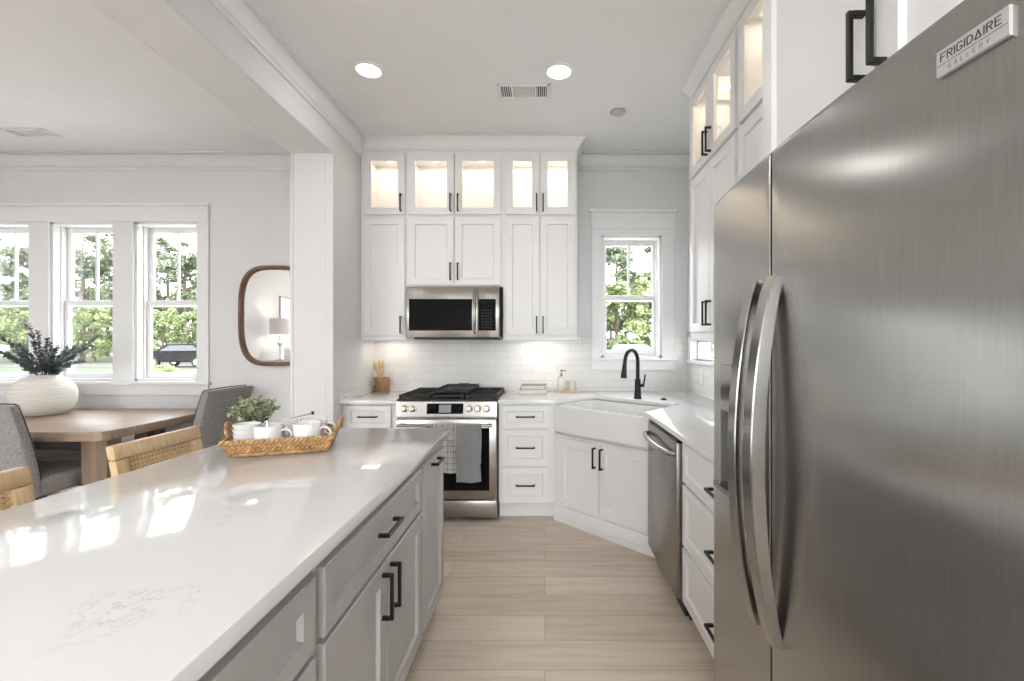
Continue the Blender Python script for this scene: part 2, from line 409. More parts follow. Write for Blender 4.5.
# low strip window over the right-hand counter
mb = MB(); x0, x1 = XR, XR+.16
for a, b, c, d in ((2.60, 2.625, 1.20, 1.37), (3.96, 3.98, 1.20, 1.37), (2.60, 3.98, 1.20, 1.215), (2.60, 3.98, 1.355, 1.37), (3.24, 3.27, 1.20, 1.37)): mb.box(x0+.05, x1-.02, a, b, c, d, .002)
root = struct('window_5', mb, M['trim'])
mb = MB(); mb.box(x0+.10, x0+.104, 2.62, 3.965, 1.21, 1.36); mb.build('glass_pane', M['pane'], root)
mb = MB(); mb.box(XR-.018, XR, 3.98, 4.05, 1.165, 1.375, .003); mb.box(XR-.018, XR, 2.53, 2.60, 1.165, 1.375, .003); mb.box(XR-.03, XR+.05, 2.52, 4.06, 1.172, 1.20, .003)
mb.box(XR-.018, XR, 2.53, 4.05, 1.37, 1.40, .003); struct('trim_8', mb, M['trim'])
# unseen windows, added only to let daylight into the rooms
def fixed_window(name, axis, p, u0, u1, z0, z1, n):
    mb = MB(); g = MB()
    def b(m, a, c, e, f, th0, th1):
        if axis == 'x': m.box(a, c, p+th0, p+th1, e, f, .003)
        else: m.box(p+th0, p+th1, a, c, e, f, .003)
    b(mb, u0, u1, z0, z0+.05, .03, .12); b(mb, u0, u1, z1-.05, z1, .03, .12)
    for k in range(n+1):
        u = u0 + (u1-u0)*k/n; b(mb, max(u0, u-.03), min(u1, u+.03), z0, z1, .03, .12)
    b(g, u0, u1, z0, z1, .07, .074)
    r = struct(name, mb, M['trim']); g.build('glass_pane', M['pane'], r)
fixed_window('window_6', 'x', YR-.16, -5.5, -3.6, .15, 2.6, 2); fixed_window('window_7', 'x', YR-.16, -.95, 1.15, .15, 2.6, 2)
fixed_window('window_8', 'y', XL-.16, -3.1, -2.3, .5, 2.5, 1)
# tile
mb = MB(); yt = YB-.008
for a, b, c, d in ((PX1, .425, .90, 1.45), (.425, 1.178, .90, 1.10), (1.178, XR, .90, 1.45)): mb.box(a, b, yt, YB, c, d)
struct('wall_back_tile', mb, M['tile_back'])
mb = MB()
for a, b, c, d in ((1.40, YB-.008, .90, 1.165), (4.05, YB-.008, 1.165, 1.45), (1.40, 2.53, 1.165, 1.45)): mb.box(XR-.008, XR, a, b, c, d)
struct('wall_right_tile', mb, M['tile_right'])

# ------------------------------------------------------------------ cabinets
def door_mesh(x0, x1, z0, z1, rail=.057, glass=False, t=.02, side=None):
    mb = MB()
    def ring(i, y): return [Vector((x0+i, y, z0+i)), Vector((x1-i, y, z0+i)), Vector((x1-i, y, z1-i)), Vector((x0+i, y, z1-i))]
    if glass: mb.loft([ring(.0, t), ring(0, .002), ring(.002, 0), ring(rail, 0), ring(rail+.003, .004), ring(rail+.003, t), ring(0, t)], False, False)
    else: mb.loft([ring(0, t), ring(0, .002), ring(.002, 0), ring(rail, 0), ring(rail+.0015, .005), ring(rail+.006, .0125)], True, True)
    return mb
def pull(x, z, vertical, parent, L=.145, m='black'):
    mb = MB(); s = .0055; o = -.030
    if vertical:
        mb.box(x-s, x+s, o-s, o+s, z-L/2, z+L/2, .0015)
        for e in (-1, 1): mb.box(x-s, x+s, o+s, 0, z+e*(L/2-.006)-s, z+e*(L/2-.006)+s)
    else:
        mb.box(x-L/2, x+L/2, o-s, o+s, z-s, z+s, .0015)
        for e in (-1, 1): mb.box(x+e*(L/2-.006)-s, x+e*(L/2-.006)+s, o+s, 0, z-s, z+s)
    return mb.build('handle', M[m], parent)
def cabinet(name, label, loc, rz, w, d, z0, z1, fronts, m='cab', group=None, toe=0., hollow=False, ends=True, light=0., shelf=True, toem=None, rail_under=0.):
    root = thing(name, label, 'cabinet', loc, rz, group)
    b = MB()
    if hollow:
        t = .018
        b.box(0, t, .04, d, z0, z1); b.box(w-t, w, .04, d, z0, z1); b.box(t, w-t, .04, d, z0, z0+t); b.box(t, w-t, .04, d, z1-t, z1); b.box(t, w-t, d-t, d, z0+t, z1-t)
        # face frame
        b.box(0, .045, .02, .04, z0, z1); b.box(w-.045, w, .02, .04, z0, z1); b.box(.045, w-.045, .02, .04, z0, z0+.045); b.box(.045, w-.045, .02, .04, z1-.045, z1)
        for f in fronts[1:]:
            b.box(f['x0']-.012, f['x0']+.006, .02, .04, z0+.045, z1-.045)
        b.build('body', M['cabin'] if False else M[m], root)
        if shelf:
            s = MB(); s.box(t, w-t, .06, d-t, (z0+z1)/2-.009, (z0+z1)/2+.009); s.build('shelf', M['cabglass'], root)
        if light:
            for k in range(max(1, round(w/.4))):
                n = max(1, round(w/.4)); cx = w*(k+.5)/n
                p = MB(); p.lathe([(.032, 0), (.032, -.008), (.027, -.012)], (cx, d*.5, z1-t), 16); po = p.build('cabinet_light', M['puck'], root)
                lamp('cabinet_lamp', 'AREA', (cx, d*.5, z1-t-.016), light, root, w/n-.12, (1, .86, .68), size_y=.2)
    else:
        b.box(0, w, .02, d, z0 + (toe if toe else 0), z1, .002); b.build('body', M[m], root)
    if toe:
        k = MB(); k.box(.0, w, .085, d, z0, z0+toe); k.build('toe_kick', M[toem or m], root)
    if rail_under:
        k = MB(); k.box(0, w, .02, .04, z0-rail_under, z0, .003); k.build('light_rail', M[m], root)
    for f in fronts:
        gl = f.get('glass', False)
        dm = door_mesh(f['x0'], f['x1'], f['z0'], f['z1'], f.get('rail', .057), gl)
        do = dm.build('drawer' if f.get('drawer') else 'door', M[m], root)
        if gl:
            g = MB(); r = f.get('rail', .057)-.004
            g.box(f['x0']+r, f['x1']-r, .010, .014, f['z0']+r, f['z1']-r); g.build('glass_pane', M['cabglass'], do)
        h = f.get('h')
        if h: pull(h[1], h[2], h[0] == 'v', do, h[3] if len(h) > 3 else .145)
    return root
def D(x0, x1, z0, z1, **k): return dict(x0=x0, x1=x1, z0=z0, z1=z1, **k)

UF = 3.765                                     # door fronts of the uppers on the back wall
ZG0, ZG1, ZL1 = 2.425, 2.935, 2.40
dU = YB - .002 - UF
gU = 'upper cabinets on the back wall'; gG = 'glass-front cabinets on the back wall'
cabinet('wall_cabinet', 'tall narrow white single-door wall cabinet left of the microwave', (-1.548, UF, 0), 0, .383, dU, 1.40, 2.412, [D(.03, .374, 1.415, ZL1, h=('v', .345, 1.50))], group=gU, rail_under=.03)
cabinet('wall_cabinet', 'short white two-door wall cabinet directly above the microwave', (-1.165, UF, 0), 0, .813, dU, 1.82, 2.412, [D(.018, .403, 1.832, ZL1, h=('v', .376, 1.945)), D(.411, .796, 1.832, ZL1, h=('v', .438, 1.945))], group=gU)
cabinet('wall_cabinet', 'tall white two-door wall cabinet between the microwave and sink window', (-.352, UF, 0), 0, .622, dU, 1.40, 2.412, [D(.02, .306, 1.415, ZL1, h=('v', .282, 1.50)), D(.312, .602, 1.415, ZL1, h=('v', .336, 1.50))], group=gU, rail_under=.03)
cabinet('glass_cabinet', 'lit single glass-door top cabinet, leftmost on the back wall', (-1.548, UF, 0), 0, .383, dU, 2.412, 2.965, [D(.03, .374, ZG0, ZG1, glass=True, h=('v', .345, 2.52))], group=gG, hollow=True, light=.8, shelf=False)
cabinet('glass_cabinet', 'lit wide two-door glass top cabinet above the microwave column', (-1.165, UF, 0), 0, .813, dU, 2.412, 2.965, [D(.018, .403, ZG0, ZG1, glass=True, h=('v', .376, 2.52)), D(.411, .796, ZG0, ZG1, glass=True, h=('v', .438, 2.52))], group=gG, hollow=True, light=.8, shelf=False)
cabinet('glass_cabinet', 'lit two-door glass top cabinet nearest the sink window on back wall', (-.352, UF, 0), 0, .622, dU, 2.412, 2.965, [D(.02, .306, ZG0, ZG1, glass=True, rail=.06, h=('v', .282, 2.52)), D(.312, .602, ZG0, ZG1, glass=True, rail=.06, h=('v', .336, 2.52))], group=gG, hollow=True, light=.8, shelf=False)
mb = MB(); mb.box(PX1, .269, UF+.021, YB, 2.966, CEIL); crown_path(mb, [(PX1, UF+.02), (.27, UF+.02), (.27, YB)])
struct('trim_9', mb, M['cab'])
# right wall uppers
RX = .955; dR = XR-.002-RX
gR = 'upper cabinets on the right wall'; gRG = 'glass-front cabinets on the right wall'
cabinet('wall_cabinet', 'tall white two-door wall cabinet right of the sink window', (RX, 2.99, 0), -PI/2, .745, dR, 1.40, 2.412, [D(.02, .368, 1.415, ZL1, h=('v', .344, 1.52)), D(.374, .725, 1.415, ZL1, h=('v', .398, 1.52))], group=gR, rail_under=.03)
cabinet('wall_cabinet', 'tall white wall cabinet on the right wall beside the refrigerator panel', (RX, 2.245, 0), -PI/2, .745, dR, 1.40, 2.412, [D(.02, .368, 1.415, ZL1, h=('v', .344, 1.52)), D(.374, .725, 1.415, ZL1, h=('v', .398, 1.52))], group=gR, rail_under=.03)
for y, lb in ((2.99, 'lit glass-door top cabinet on right wall, farther one by window'), (2.245, 'lit glass-door top cabinet on right wall, nearer the refrigerator panel')):
    cabinet('glass_cabinet', lb, (RX, y, 0), -PI/2, .745, dR, 2.412, 2.965, [D(.02, .368, ZG0, ZG1, glass=True, h=('v', .344, 2.52) if y > 2.5 else None), D(.374, .725, ZG0, ZG1, glass=True, h=('v', .398, 2.52) if y > 2.5 else None)], group=gRG, hollow=True, light=.8, shelf=False)
mb = MB(); mb.box(RX+.021, XR, 1.40, 2.989, 2.966, CEIL); crown_path(mb, [(XR, 2.99), (RX+.02, 2.99), (RX+.02, 1.40)], .8); struct('trim_10', mb, M['cab'])
# refrigerator surround
t = thing('refrigerator_surround', 'full-height white panel enclosure framing the stainless refrigerator', 'cabinet', (.675, 1.40, 0), -PI/2)
mb = MB(); mb.box(0, .022, 0, .62, 0, 2.95, .002); mb.build('side_panel', M['cab'], t)
mb = MB(); mb.box(.978, 1.0, 0, .62, 0, 2.95, .002); mb.build('side_panel', M['cab'], t)
cabinet('wall_cabinet', 'deep white two-door cabinet with long black pulls above the refrigerator', (.66, 1.377, 0), -PI/2, .954, XR-.002-.66, 1.80, 2.95, [D(.008, .472, 1.825, 2.935, h=('v', .446, 1.955)), D(.478, .946, 1.825, 2.935, h=('v', .504, 1.955))])
mb = MB(); mb.box(.681, XR, .40, 1.399, 2.951, CEIL); crown_path(mb, [(RX+.02, 1.40), (.68, 1.40), (.68, .40)], .8); struct('trim_11', mb, M['cab'])
# base cabinets, back wall
BF = 3.425; dB = YB-.002-BF
cabinet('base_cabinet', 'white base cabinet with one drawer, left of the gas range', (-1.548, BF, 0), 0, .416, dB, 0, .883, [D(.03, .375, .70, .87, drawer=True, rail=.038, h=('h', .203, .788)), D(.03, .375, .125, .685, h=('v', .345, .60))], toe=.1, group='white base cabinets')
cabinet('base_cabinet', 'white three-drawer base cabinet between range and corner sink', (-.354, BF, 0), 0, .438, dB, 0, .883, [D(.02, .385, .70, .87, drawer=True, rail=.042, h=('h', .205, .788)), D(.02, .385, .415, .685, drawer=True, rail=.048, h=('h', .205, .553)), D(.02, .385, .13, .40, drawer=True, rail=.048, h=('h', .205, .268))], toe=.125, group='white base cabinets')
# corner sink base: front on the line x + y = 3.47
L = .872
sb = cabinet('sink_base_cabinet', 'white diagonal corner sink base cabinet with two doors', (.062, 3.41, 0), -PI/4, L, .62, 0, .66, [D(.055, .433, .15, .642, h=('v', .405, .55)), D(.439, L-.045, .15, .642, h=('v', .467, .55))], toe=0)
mb = MB(); mb.box(0.012, L-.012, .0, .03, .055, .13, .003); mb.box(0.02, L-.02, .03, .06, 0, .06); mb.build('base_rail', M['cab'], sb)
for ch in sb.children:
    if ch.name.startswith('body'):
        me = ch.data
        for v in me.vertices:
            if v.co.y < .1: v.co.x += .018 if v.co.x > L/2 else -.018
            if v.co.y > .1:                       # taper the box into the corner, clear of the neighbours
                v.co.x = L/2 + (v.co.x-L/2)*.30
# right run
RF = .655
cabinet('base_cabinet', 'white three-drawer base cabinet between dishwasher and refrigerator', (RF, 2.16, 0), -PI/2, .755, XR-.002-RF, 0, .883, [D(.012, .735, .685, .868, drawer=True, rail=.042, h=('h', .475, .775)), D(.012, .735, .385, .67, drawer=True, rail=.05, h=('h', .475, .53)), D(.012, .735, .115, .37, drawer=True, rail=.05, h=('h', .475, .245))], toe=.1, group='white base cabinets')
# countertops
mb = MB(); mb.prism([(-1.548, 3.395), (-1.127, 3.395), (-1.127, YB-.009), (-1.548, YB-.009)], .885, .915, .003); mb.box(-1.548, -1.528, 3.40, YB-.012, .915, .965, .002)
tag(mb.build('countertop', M['quartz']), 'short white quartz countertop left of the range', 'countertop')
mb = MB(); mb.prism([(-.356, 3.395), (.095, 3.395), (.415, 3.715), (.955, 3.175), (.607, 2.828), (.635, 2.78), (.635, 1.403), (XR-.009, 1.403), (XR-.009, YB-.009), (-.356, YB-.009)], .885, .915, .003)
tag(mb.build('countertop', M['quartz']), 'white quartz corner countertop wrapping from range past the sink to refrigerator', 'countertop')

# ------------------------------------------------------------------ corner sink, faucet
t = thing('farmhouse_sink', 'white fireclay farmhouse sink with apron front in the corner', 'sink', (.06, 3.395, 0), -PI/4)
w, d = .835, .48; mb = MB(); cx, cy = w/2, d/2
rings = [rrect(w-.03, d-.03, .02, .668, 4, cx, cy), rrect(w, d, .022, .69, 4, cx, cy), rrect(w, d, .022, .873, 4, cx, cy), rrect(w-.012, d-.012, .02, .882, 4, cx, cy),
         rrect(w-.05, d-.05, .05, .882, 4, cx, cy), rrect(w-.06, d-.06, .05, .872, 4, cx, cy), rrect(w-.075, d-.075, .06, .72, 4, cx, cy), rrect(w-.14, d-.14, .06, .692, 4, cx, cy), rrect(.1, .1, .04, .688, 4, cx, cy)]
# keep the bowl front thick, as an apron
for r in rings[4:]:
    for v in r: v.y = max(v.y, .045) if v.y < cy else v.y
mb.loft(rings); mb.build('basin', M['fireclay'], t)
mb = MB(); mb.lathe([(.045, .688), (.045, .693), (.035, .694), (.02, .691)], (cx, cy, 0), 20); mb.build('drain', M['steel'], t, angle=40)
t = thing('kitchen_faucet', 'matte black gooseneck pull-down faucet behind the corner sink', 'faucet', (.722, 3.50, .915), -3*PI/4)
mb = MB(); mb.lathe([(.031, 0), (.031, .006), (.028, .012), (.025, .06), (.022, .15), (.0175, .155)], n=20); mb.build('base', M['black'], t)
pts = [(0, 0, .15), (0, 0, .27)] + [(.085-.085*math.cos(a), 0, .29+.088*math.sin(a)) for a in [k*PI/12 for k in range(0, 12)]] + [(.172, 0, .285), (.176, 0, .26)]
mb = MB(); mb.tube(pts, .0148, 14); mb.build('spout', M['black'], t, angle=60)
mb = MB(); mb.tube([(.175, 0, .272), (.178, 0, .245), (.186, 0, .19), (.188, 0, .168)], [.016, .018, .0225, .0235], 16); mb.build('spray_head', M['black'], t, angle=50)
mb = MB(); mb.cyl((0, .012, .105), (0, .052, .105), .012, .012); mb.tube([(0, .046, .10), (-.004, .056, .14), (-.008, .062, .19)], [.007, .0065, .006], 8); mb.build('lever', M['black'], t, angle=50)
t = thing('disposal_switch', 'small round black disposal air switch on counter beside the faucet', 'switch', (.905, 3.43, .915))
mb = MB(); mb.lathe([(.024, 0), (.024, .006), (.02, .009)], n=20); mb.build('bezel', M['black'], t)
mb = MB(); mb.lathe([(.014, .008), (.014, .014), (.012, .016)], n=16); mb.build('button', M['black'], t)

# ------------------------------------------------------------------ gas range
RX0, RX1 = -1.122, -.362; RYF = 3.395
t = thing('gas_range', 'stainless steel slide-in gas range with black oven window', 'range', ((RX0+RX1)/2, RYF, 0))
hw = (RX1-RX0)/2
mb = MB(); mb.box(-hw, hw, .03, .66, .06, .90, .002); mb.build('body', M['steel'], t)
for sx in (-1, 1):
    for yy in (.1, .6): mb = MB(); mb.lathe([(.02, 0), (.02, .06)], (sx*(hw-.06), yy, 0), 10); mb.build('foot', M['rubber_seam_shade'], t)
mb = MB(); mb.box(-hw-.003, hw+.003, .02, .66, .90, .922, .004); mb.build('cooktop', M['iron'], t)
mb = MB()   # slanted control panel
mb.loft([[Vector((x, y, z)) for y, z in ((.035, .915), (-.002, .905), (-.018, .795), (.035, .785))] for x in (-hw, hw)]); mb.build('control_panel', M['steel'], t)
mb = MB(); mb.loft([[Vector((x, y, z)) for y, z in ((.0, .892), (-.0045, .892), (-.0165, .815), (-.01, .815))] for x in (-.147, .127)]); so = mb.build('display', M['blackgloss'], t)
mb = MB(); mb.loft([[Vector((x, y, z)) for y, z in ((-.002, .882), (-.0075, .882), (-.0165, .825), (-.01, .825))] for x in (-.055, .035)]); mb.build('clock_screen', M['screen'], so)
for kx in (-.316, -.255, .172, .237, .303):
    mb = MB(); R = Matrix.Translation((kx, -.010, .853)) @ Matrix.Rotation(PI/2-.15, 4, 'X')
    mb.lathe([(.027, 0), (.027, .006), (.021, .008), (.020, .034), (.017, .038)], n=20, mat=R); mb.box(-.004, .004, -.019, .019, .03, .043, .002, mat=R); mb.build('knob', M['knob'], t)
mb = MB(); mb.box(-hw+.002, hw-.002, -.02, .03, .175, .775, .006, 2); od = mb.build('oven_door', M['steel'], t)
mb = MB(); mb.box(-hw+.055, hw-.055, -.0225, -.018, .24, .71, .002); mb.build('oven_window', M['blackgloss'], od)
mb = MB(); hz = .735; mb.tube([(-hw+.03, -.068, hz), (hw-.03, -.068, hz)], .0125, 14)
for e in (-1, 1): mb.box(e*(hw-.05)-.012, e*(hw-.05)+.012, -.066, -.02, hz-.011, hz+.011, .003)
mb.build('handle', M['handle_steel'], od, angle=40)
mb = MB(); mb.box(-hw+.002, hw-.002, -.016, .03, .035, .163, .006, 2); mb.build('storage_drawer', M['steel'], t)
for gx in (-.255, 0, .255):
    mb = MB(); w2 = .12
    for yy in (.05, .62): mb.box(gx-w2, gx+w2, yy-.007, yy+.007, .932, .952, .003)
    for xx in (-w2+.007, 0, w2-.007): mb.box(gx+xx-.006, gx+xx+.006, .05, .62, .934, .952, .003)
    for yy in (.19, .335, .48): mb.box(gx-w2, gx+w2, yy-.006, yy+.006, .934, .952, .003)
    for xx in (-w2+.01, w2-.01):
        for yy in (.05, .62): mb.box(gx+xx-.008, gx+xx+.008, yy-.008, yy+.008, .922, .945)
    mb.build('grate', M['iron'], t)
for bx, by in ((-.255, .19), (-.255, .48), (0, .335), (.255, .19), (.255, .48)):
    mb = MB(); mb.lathe([(.05, .922), (.05, .93), (.038, .932), (.038, .938), (.03, .941)], (bx, by, 0), 20); mb.build('burner', M['iron'], t, angle=40)
t = thing('griddle_plate', 'black cast-iron griddle resting on the middle burner grate', 'griddle', (RX0+hw+.02, RYF+.335, .953))
mb = MB(); mb.loft([rrect(.27, .50, .02, 0), rrect(.285, .52, .022, .012), rrect(.285, .52, .022, .034), rrect(.27, .505, .02, .034), rrect(.262, .49, .018, .014)])
mb.build('plate', M['iron'], t)
for e in (-1, 1): mb = MB(); mb.tube([(-.05, e*.258, .024), (-.045, e*.29, .03), (.045, e*.29, .03), (.05, e*.258, .024)], .007, 8); mb.build('handle', M['iron'], t)
def towel(name, label, x0, x1, zf, zb, m, seed):
    """cloth folded over the oven handle"""
    yc = RYF-.068; zc = hz; r = .0175; rnd = random.Random(seed)
    prof = [(yc-r-.004, zf)] + [(yc-r-.003*math.sin(k*1.3+seed)-.003, zf+(zc-zf)*k/8) for k in range(1, 8)] + [(yc-r, zc)] + [(yc-r*math.cos(a), zc+r*math.sin(a)) for a in [PI*k/8 for k in range(1, 8)]] + [(yc+r, zc)] + [(yc+r-.001, zc-(zc-zb)*k/5) for k in range(1, 6)]
    n = 14; mb = MB(); grid = []
    for i, (y, z) in enumerate(prof):
        row = []
        for k in range(n+1):
            u = k/n; x = x0+(x1-x0)*u
            sag = max(0, min(1, (zc-z)/.2)); fr = 1 if y < yc else -.5
            row.append(mb.bm.verts.new((x+.004*math.sin(z*18+seed)*sag, y-fr*.006*sag*(1+math.sin(u*9+seed)), z+.003*math.sin(u*5+seed)*sag)))
        grid.append(row)
    for a, b in zip(grid, grid[1:]):
        for k in range(n): mb.bm.faces.new((a[k], a[k+1], b[k+1], b[k]))
    bmesh.ops.solidify(mb.bm, geom=mb.bm.faces[:], thickness=.004)
    o = mb.build(name, m, angle=60); return tag(o, label, 'towel')
towel('dish_towel', 'white dish towel with thin dark windowpane checks on oven handle', -.825, -.655, .395, .55, M['check'], 1.)
towel('dish_towel', 'plain grey dish towel hanging on the oven handle', -.652, -.472, .325, .45, M['greytowel'], 2.3)

# ------------------------------------------------------------------ microwave
t = thing('microwave', 'stainless over-the-range microwave with black door window', 'microwave', (-.758, 3.695, 1.385))
hw = .382; mb = MB(); mb.box(-hw, hw, .035, .39, .004, .425, .003); mb.build('body', M['steel'], t)
mb = MB(); mb.box(-hw+.06, hw-.02, .01, .38, -.006, .008); mb.build('underside_vent', M['rubber_seam_shade'], t)
mb = MB(); mb.box(-hw, .206, -.002, .034, .008, .425, .005, 2); do = mb.build('door', M['steel'], t)
mb = MB(); mb.box(-hw+.024, .160, -.005, 0, .065, .325, .002); mb.build('window', M['blackgloss'], do)
mb = MB(); mb.tube([(.184, -.004, .04), (.184, -.03, .075), (.184, -.042, .21), (.184, -.03, .345), (.184, -.004, .385)], [.010, .0125, .0125, .0125, .010], 12); mb.build('handle', M['handle_steel'], do, angle=50)
mb = MB(); mb.box(.208, hw, -.002, .034, .008, .425, .005, 2); po = mb.build('control_panel', M['steel'], t)
mb = MB(); mb.box(.214, hw-.028, -.005, 0, .065, .325, .002); mb.build('keypad', M['blackgloss'], po)
mb = MB()
for r in range(8):
    for c in range(4):
        if r < 7: mb.box(.240+c*.023, .249+c*.023, -.0062, -.004, .085+r*.024, .092+r*.024)
mb.build('button', M['ventdark'], po)

# ------------------------------------------------------------------ dishwasher
t = thing('dishwasher', 'stainless dishwasher under the right counter next to the sink', 'dishwasher', (.635, 2.775, 0), -PI/2)
mb = MB(); mb.box(.006, .594, .045, .60, .02, .865, .002); mb.build('body', M['rubber_seam_shade'], t)
mb = MB(); mb.box(0, .60, 0, .042, .105, .862, .007, 2); do = mb.build('door', M['steel'], t)
mb = MB(); mb.box(.004, .596, .008, .05, .858, .872, .002); mb.build('control_strip', M['blackgloss'], t)
mb = MB(); mb.tube([(.03, .005, .80), (.05, -.03, .80), (.16, -.046, .80), (.30, -.05, .80), (.44, -.046, .80), (.55, -.03, .80), (.57, .005, .80)], [.012, .0135, .0135, .0135, .0135, .0135, .012], 12); mb.build('handle', M['handle_steel'], do, angle=50)
mb = MB(); mb.box(.01, .59, .07, .10, .0, .10); mb.build('toe_panel', M['rubber_seam_shade'], t)

# ------------------------------------------------------------------ refrigerator
FY0, FY1, FSP, FZ0, FZ1 = .452, 1.372, .992, .06, 1.768
def fx(y): return .497 + .021*((y-.96)/.45)**2
t = thing('refrigerator', 'large stainless side-by-side refrigerator in the right foreground', 'refrigerator', (.9, .91, 0))
def W3(x, y, z): return Vector((x-.9, y-.91, z))
mb = MB(); mb.box(.60-.9, 1.27-.9, FY0-.91+.004, FY1-.91-.004, .03, 1.752, .004); mb.build('body', plain('grey_cabinet_steel', (.25, .25, .25), .4, .6), t)
def fdoor(name, ya, yb, hole=None):
    mb = MB(); r = .003
    ys = [ya+r*(1-math.cos(a)) for a in [k*PI/10 for k in range(6)]] + [ya+r+(yb-ya-2*r)*k/18 for k in range(1, 18)] + [yb-r*(1-math.cos(a)) for a in [k*PI/10 for k in range(5, -1, -1)]]
    def xs(y):
        e = min(y-ya, yb-y); o = 0
        if e < r: o = r - math.sqrt(max(0, r*r-(r-e)**2))
        return fx(y)+o
    if hole: ys = sorted(set([y for y in ys if min(abs(y-hole[0]), abs(y-hole[1])) > .004] + [hole[0], hole[1]]))
    zs = [FZ0, FZ0+.004, FZ0+.012]+([hole[2], hole[3]] if hole else [])+[FZ1-.012, FZ1-.004, FZ1]
    def off(z): return .010 if z in (FZ0, FZ1) else (.003 if z in (FZ0+.004, FZ1-.004) else 0)
    V = {}
    for i, y in enumerate(ys):
        for j, z in enumerate(zs): V[i, j] = mb.bm.verts.new(W3(xs(y)+off(z), y, z))
    for i in range(len(ys)-1):
        for j in range(len(zs)-1):
            if hole and hole[0] <= ys[i] < hole[1] and hole[2] <= zs[j] < hole[3]: continue
            mb.bm.faces.new((V[i, j], V[i+1, j], V[i+1, j+1], V[i, j+1]))
    # sides, top, bottom, back
    bx = .592; n, m = len(ys)-1, len(zs)-1
    B = {k: mb.bm.verts.new(W3(bx, ys[k[0]], zs[k[1]])) for k in V if k[0] in (0, n) or k[1] in (0, m)}
    for i in range(n):
        for j in (0, m): mb.bm.faces.new((V[i, j], V[i+1, j], B[i+1, j], B[i, j]))
    for j in range(m):
        for i in (0, n): mb.bm.faces.new((V[i, j], V[i, j+1], B[i, j+1], B[i, j])).material_index = 1 if (i == n) == (yb < 1.2) else 0  # steel sides at the door seam coloured dark to stand for its shade
    return mb.build(name, [M['fridge'], M['rubber_seam_shade']], t, angle=50)
HOLE = (1.135, 1.30, .925, 1.285)
frz = fdoor('freezer_door', FSP+.005, FY1, HOLE); frd = fdoor('refrigerator_door', FY0, FSP-.005)
mb = MB(); mb.box(.56-.9, .60-.9, FY0-.91+.01, FY1-.91-.01, .07, 1.75); mb.build('door_gasket', M['rubber_seam_shade'], t)
mb = MB(); mb.box(.54-.9, .60-.9, FY0-.91+.02, FY1-.91-.02, .0, .055); mb.build('kick_grille', M['rubber_seam_shade'], t)
def fhandle(y, parent):
    mb = MB(); n = 22; rings = []
    z0, z1 = .70, 1.485; wy = .021
    for k in range(n+1):
        u = k/n; z = z0+(z1-z0)*u; bow = math.sin(PI*u)**.75; x = fx(y)-.006-.046*bow; th = .011+.004*bow
        ring = []
        for a, b in ((-1, .8), (-.88, 1), (.88, 1), (1, .8), (1, -1), (-1, -1)):
            ring.append(W3(x-th*b, y+wy*a, z))
        rings.append(ring)
    mb.loft(rings)
    for zz in (z0+.02, z1-.02): mb.box(fx(y)-.012-.9, fx(y)+.01-.9, y-.012-.91, y+.012-.91, zz-.018, zz+.018, .003)
    return mb.build('handle', M['handle_steel'], parent, angle=35)
fhandle(1.045, frz); fhandle(.962, frd)
# ice and water dispenser: glossy panel on top, open alcove, drip tray
d = MB(); ya, yb, za, zb = HOLE; xi = fx((ya+yb)/2)+.002
d.box(xi+.055-.9, xi+.06-.9, ya-.91, yb-.91, za, zb)
d.box(xi-.9, xi+.058-.9, ya-.91, ya+.004-.91, za, zb); d.box(xi-.9, xi+.058-.9, yb-.004-.91, yb-.91, za, zb)
d.box(xi-.9, xi+.058-.9, ya-.91, yb-.91, za, za+.004); d.box(xi-.9, xi+.058-.9, ya-.91, yb-.91, zb-.004, zb)
disp = d.build('dispenser', plain('dispenser_grey', (.42, .415, .41), .3, .6), t)
d = MB(); d.box(xi-.002-.9, xi+.05-.9, ya+.004-.91, yb-.004-.91, 1.15, zb-.004, .003); d.build('control_panel', plain('dispenser_panel_gloss', (.45, .44, .43), .12, .9), disp)
d = MB(); d.loft([[W3(x, y, z) for x, z in ((xi-.022, .935), (xi+.05, .93), (xi+.05, .942), (xi-.022, .95))] for y in (ya+.006, yb-.006)]); d.build('drip_tray', M['handle_steel'], disp)
d = MB(); d.loft([[W3(x, y, z) for x, z in ((xi+.03, 1.145), (xi+.012, 1.01), (xi+.018, 1.01), (xi+.036, 1.145))] for y in (1.19, 1.245)]); d.build('paddle', M['rubber_seam_shade'], disp)
# badge with raised lettering
GL = {'F': [[(0, 0), (0, 6), (4, 6)], [(0, 3.1), (3.3, 3.1)]], 'R': [[(0, 0), (0, 6), (3, 6), (4, 5.2), (4, 4), (3, 3.1), (0, 3.1)], [(2, 3.1), (4, 0)]], 'I': [[(0, 0), (0, 6)]],
      'G': [[(4.2, 5.4), (3.5, 6), (1, 6), (0, 5), (0, 1), (1, 0), (3.3, 0), (4.2, .9), (4.2, 2.5), (2.4, 2.5)]], 'D': [[(0, 0), (0, 6), (2.6, 6), (4.2, 4.6), (4.2, 1.4), (2.6, 0), (0, 0)]],
      'A': [[(0, 0), (2.4, 6), (4.8, 0), (0, 0)]], 'a': [[(0, 0), (2.2, 6), (4.4, 0)], [(.8, 2), (3.6, 2)]], 'E': [[(4, 6), (0, 6), (0, 0), (4, 0)], [(0, 3.1), (3.5, 3.1)]], 'L': [[(0, 6), (0, 0), (3.8, 0)]], 'Y': [[(0, 6), (2.1, 3), (4.2, 6)], [(2.1, 3), (2.1, 0)]]}
GW = {'I': 0, 'A': 4.8, 'a': 4.4, 'F': 4, 'R': 4, 'G': 4.2, 'D': 4.2, 'E': 4, 'L': 3.8, 'Y': 4.2}
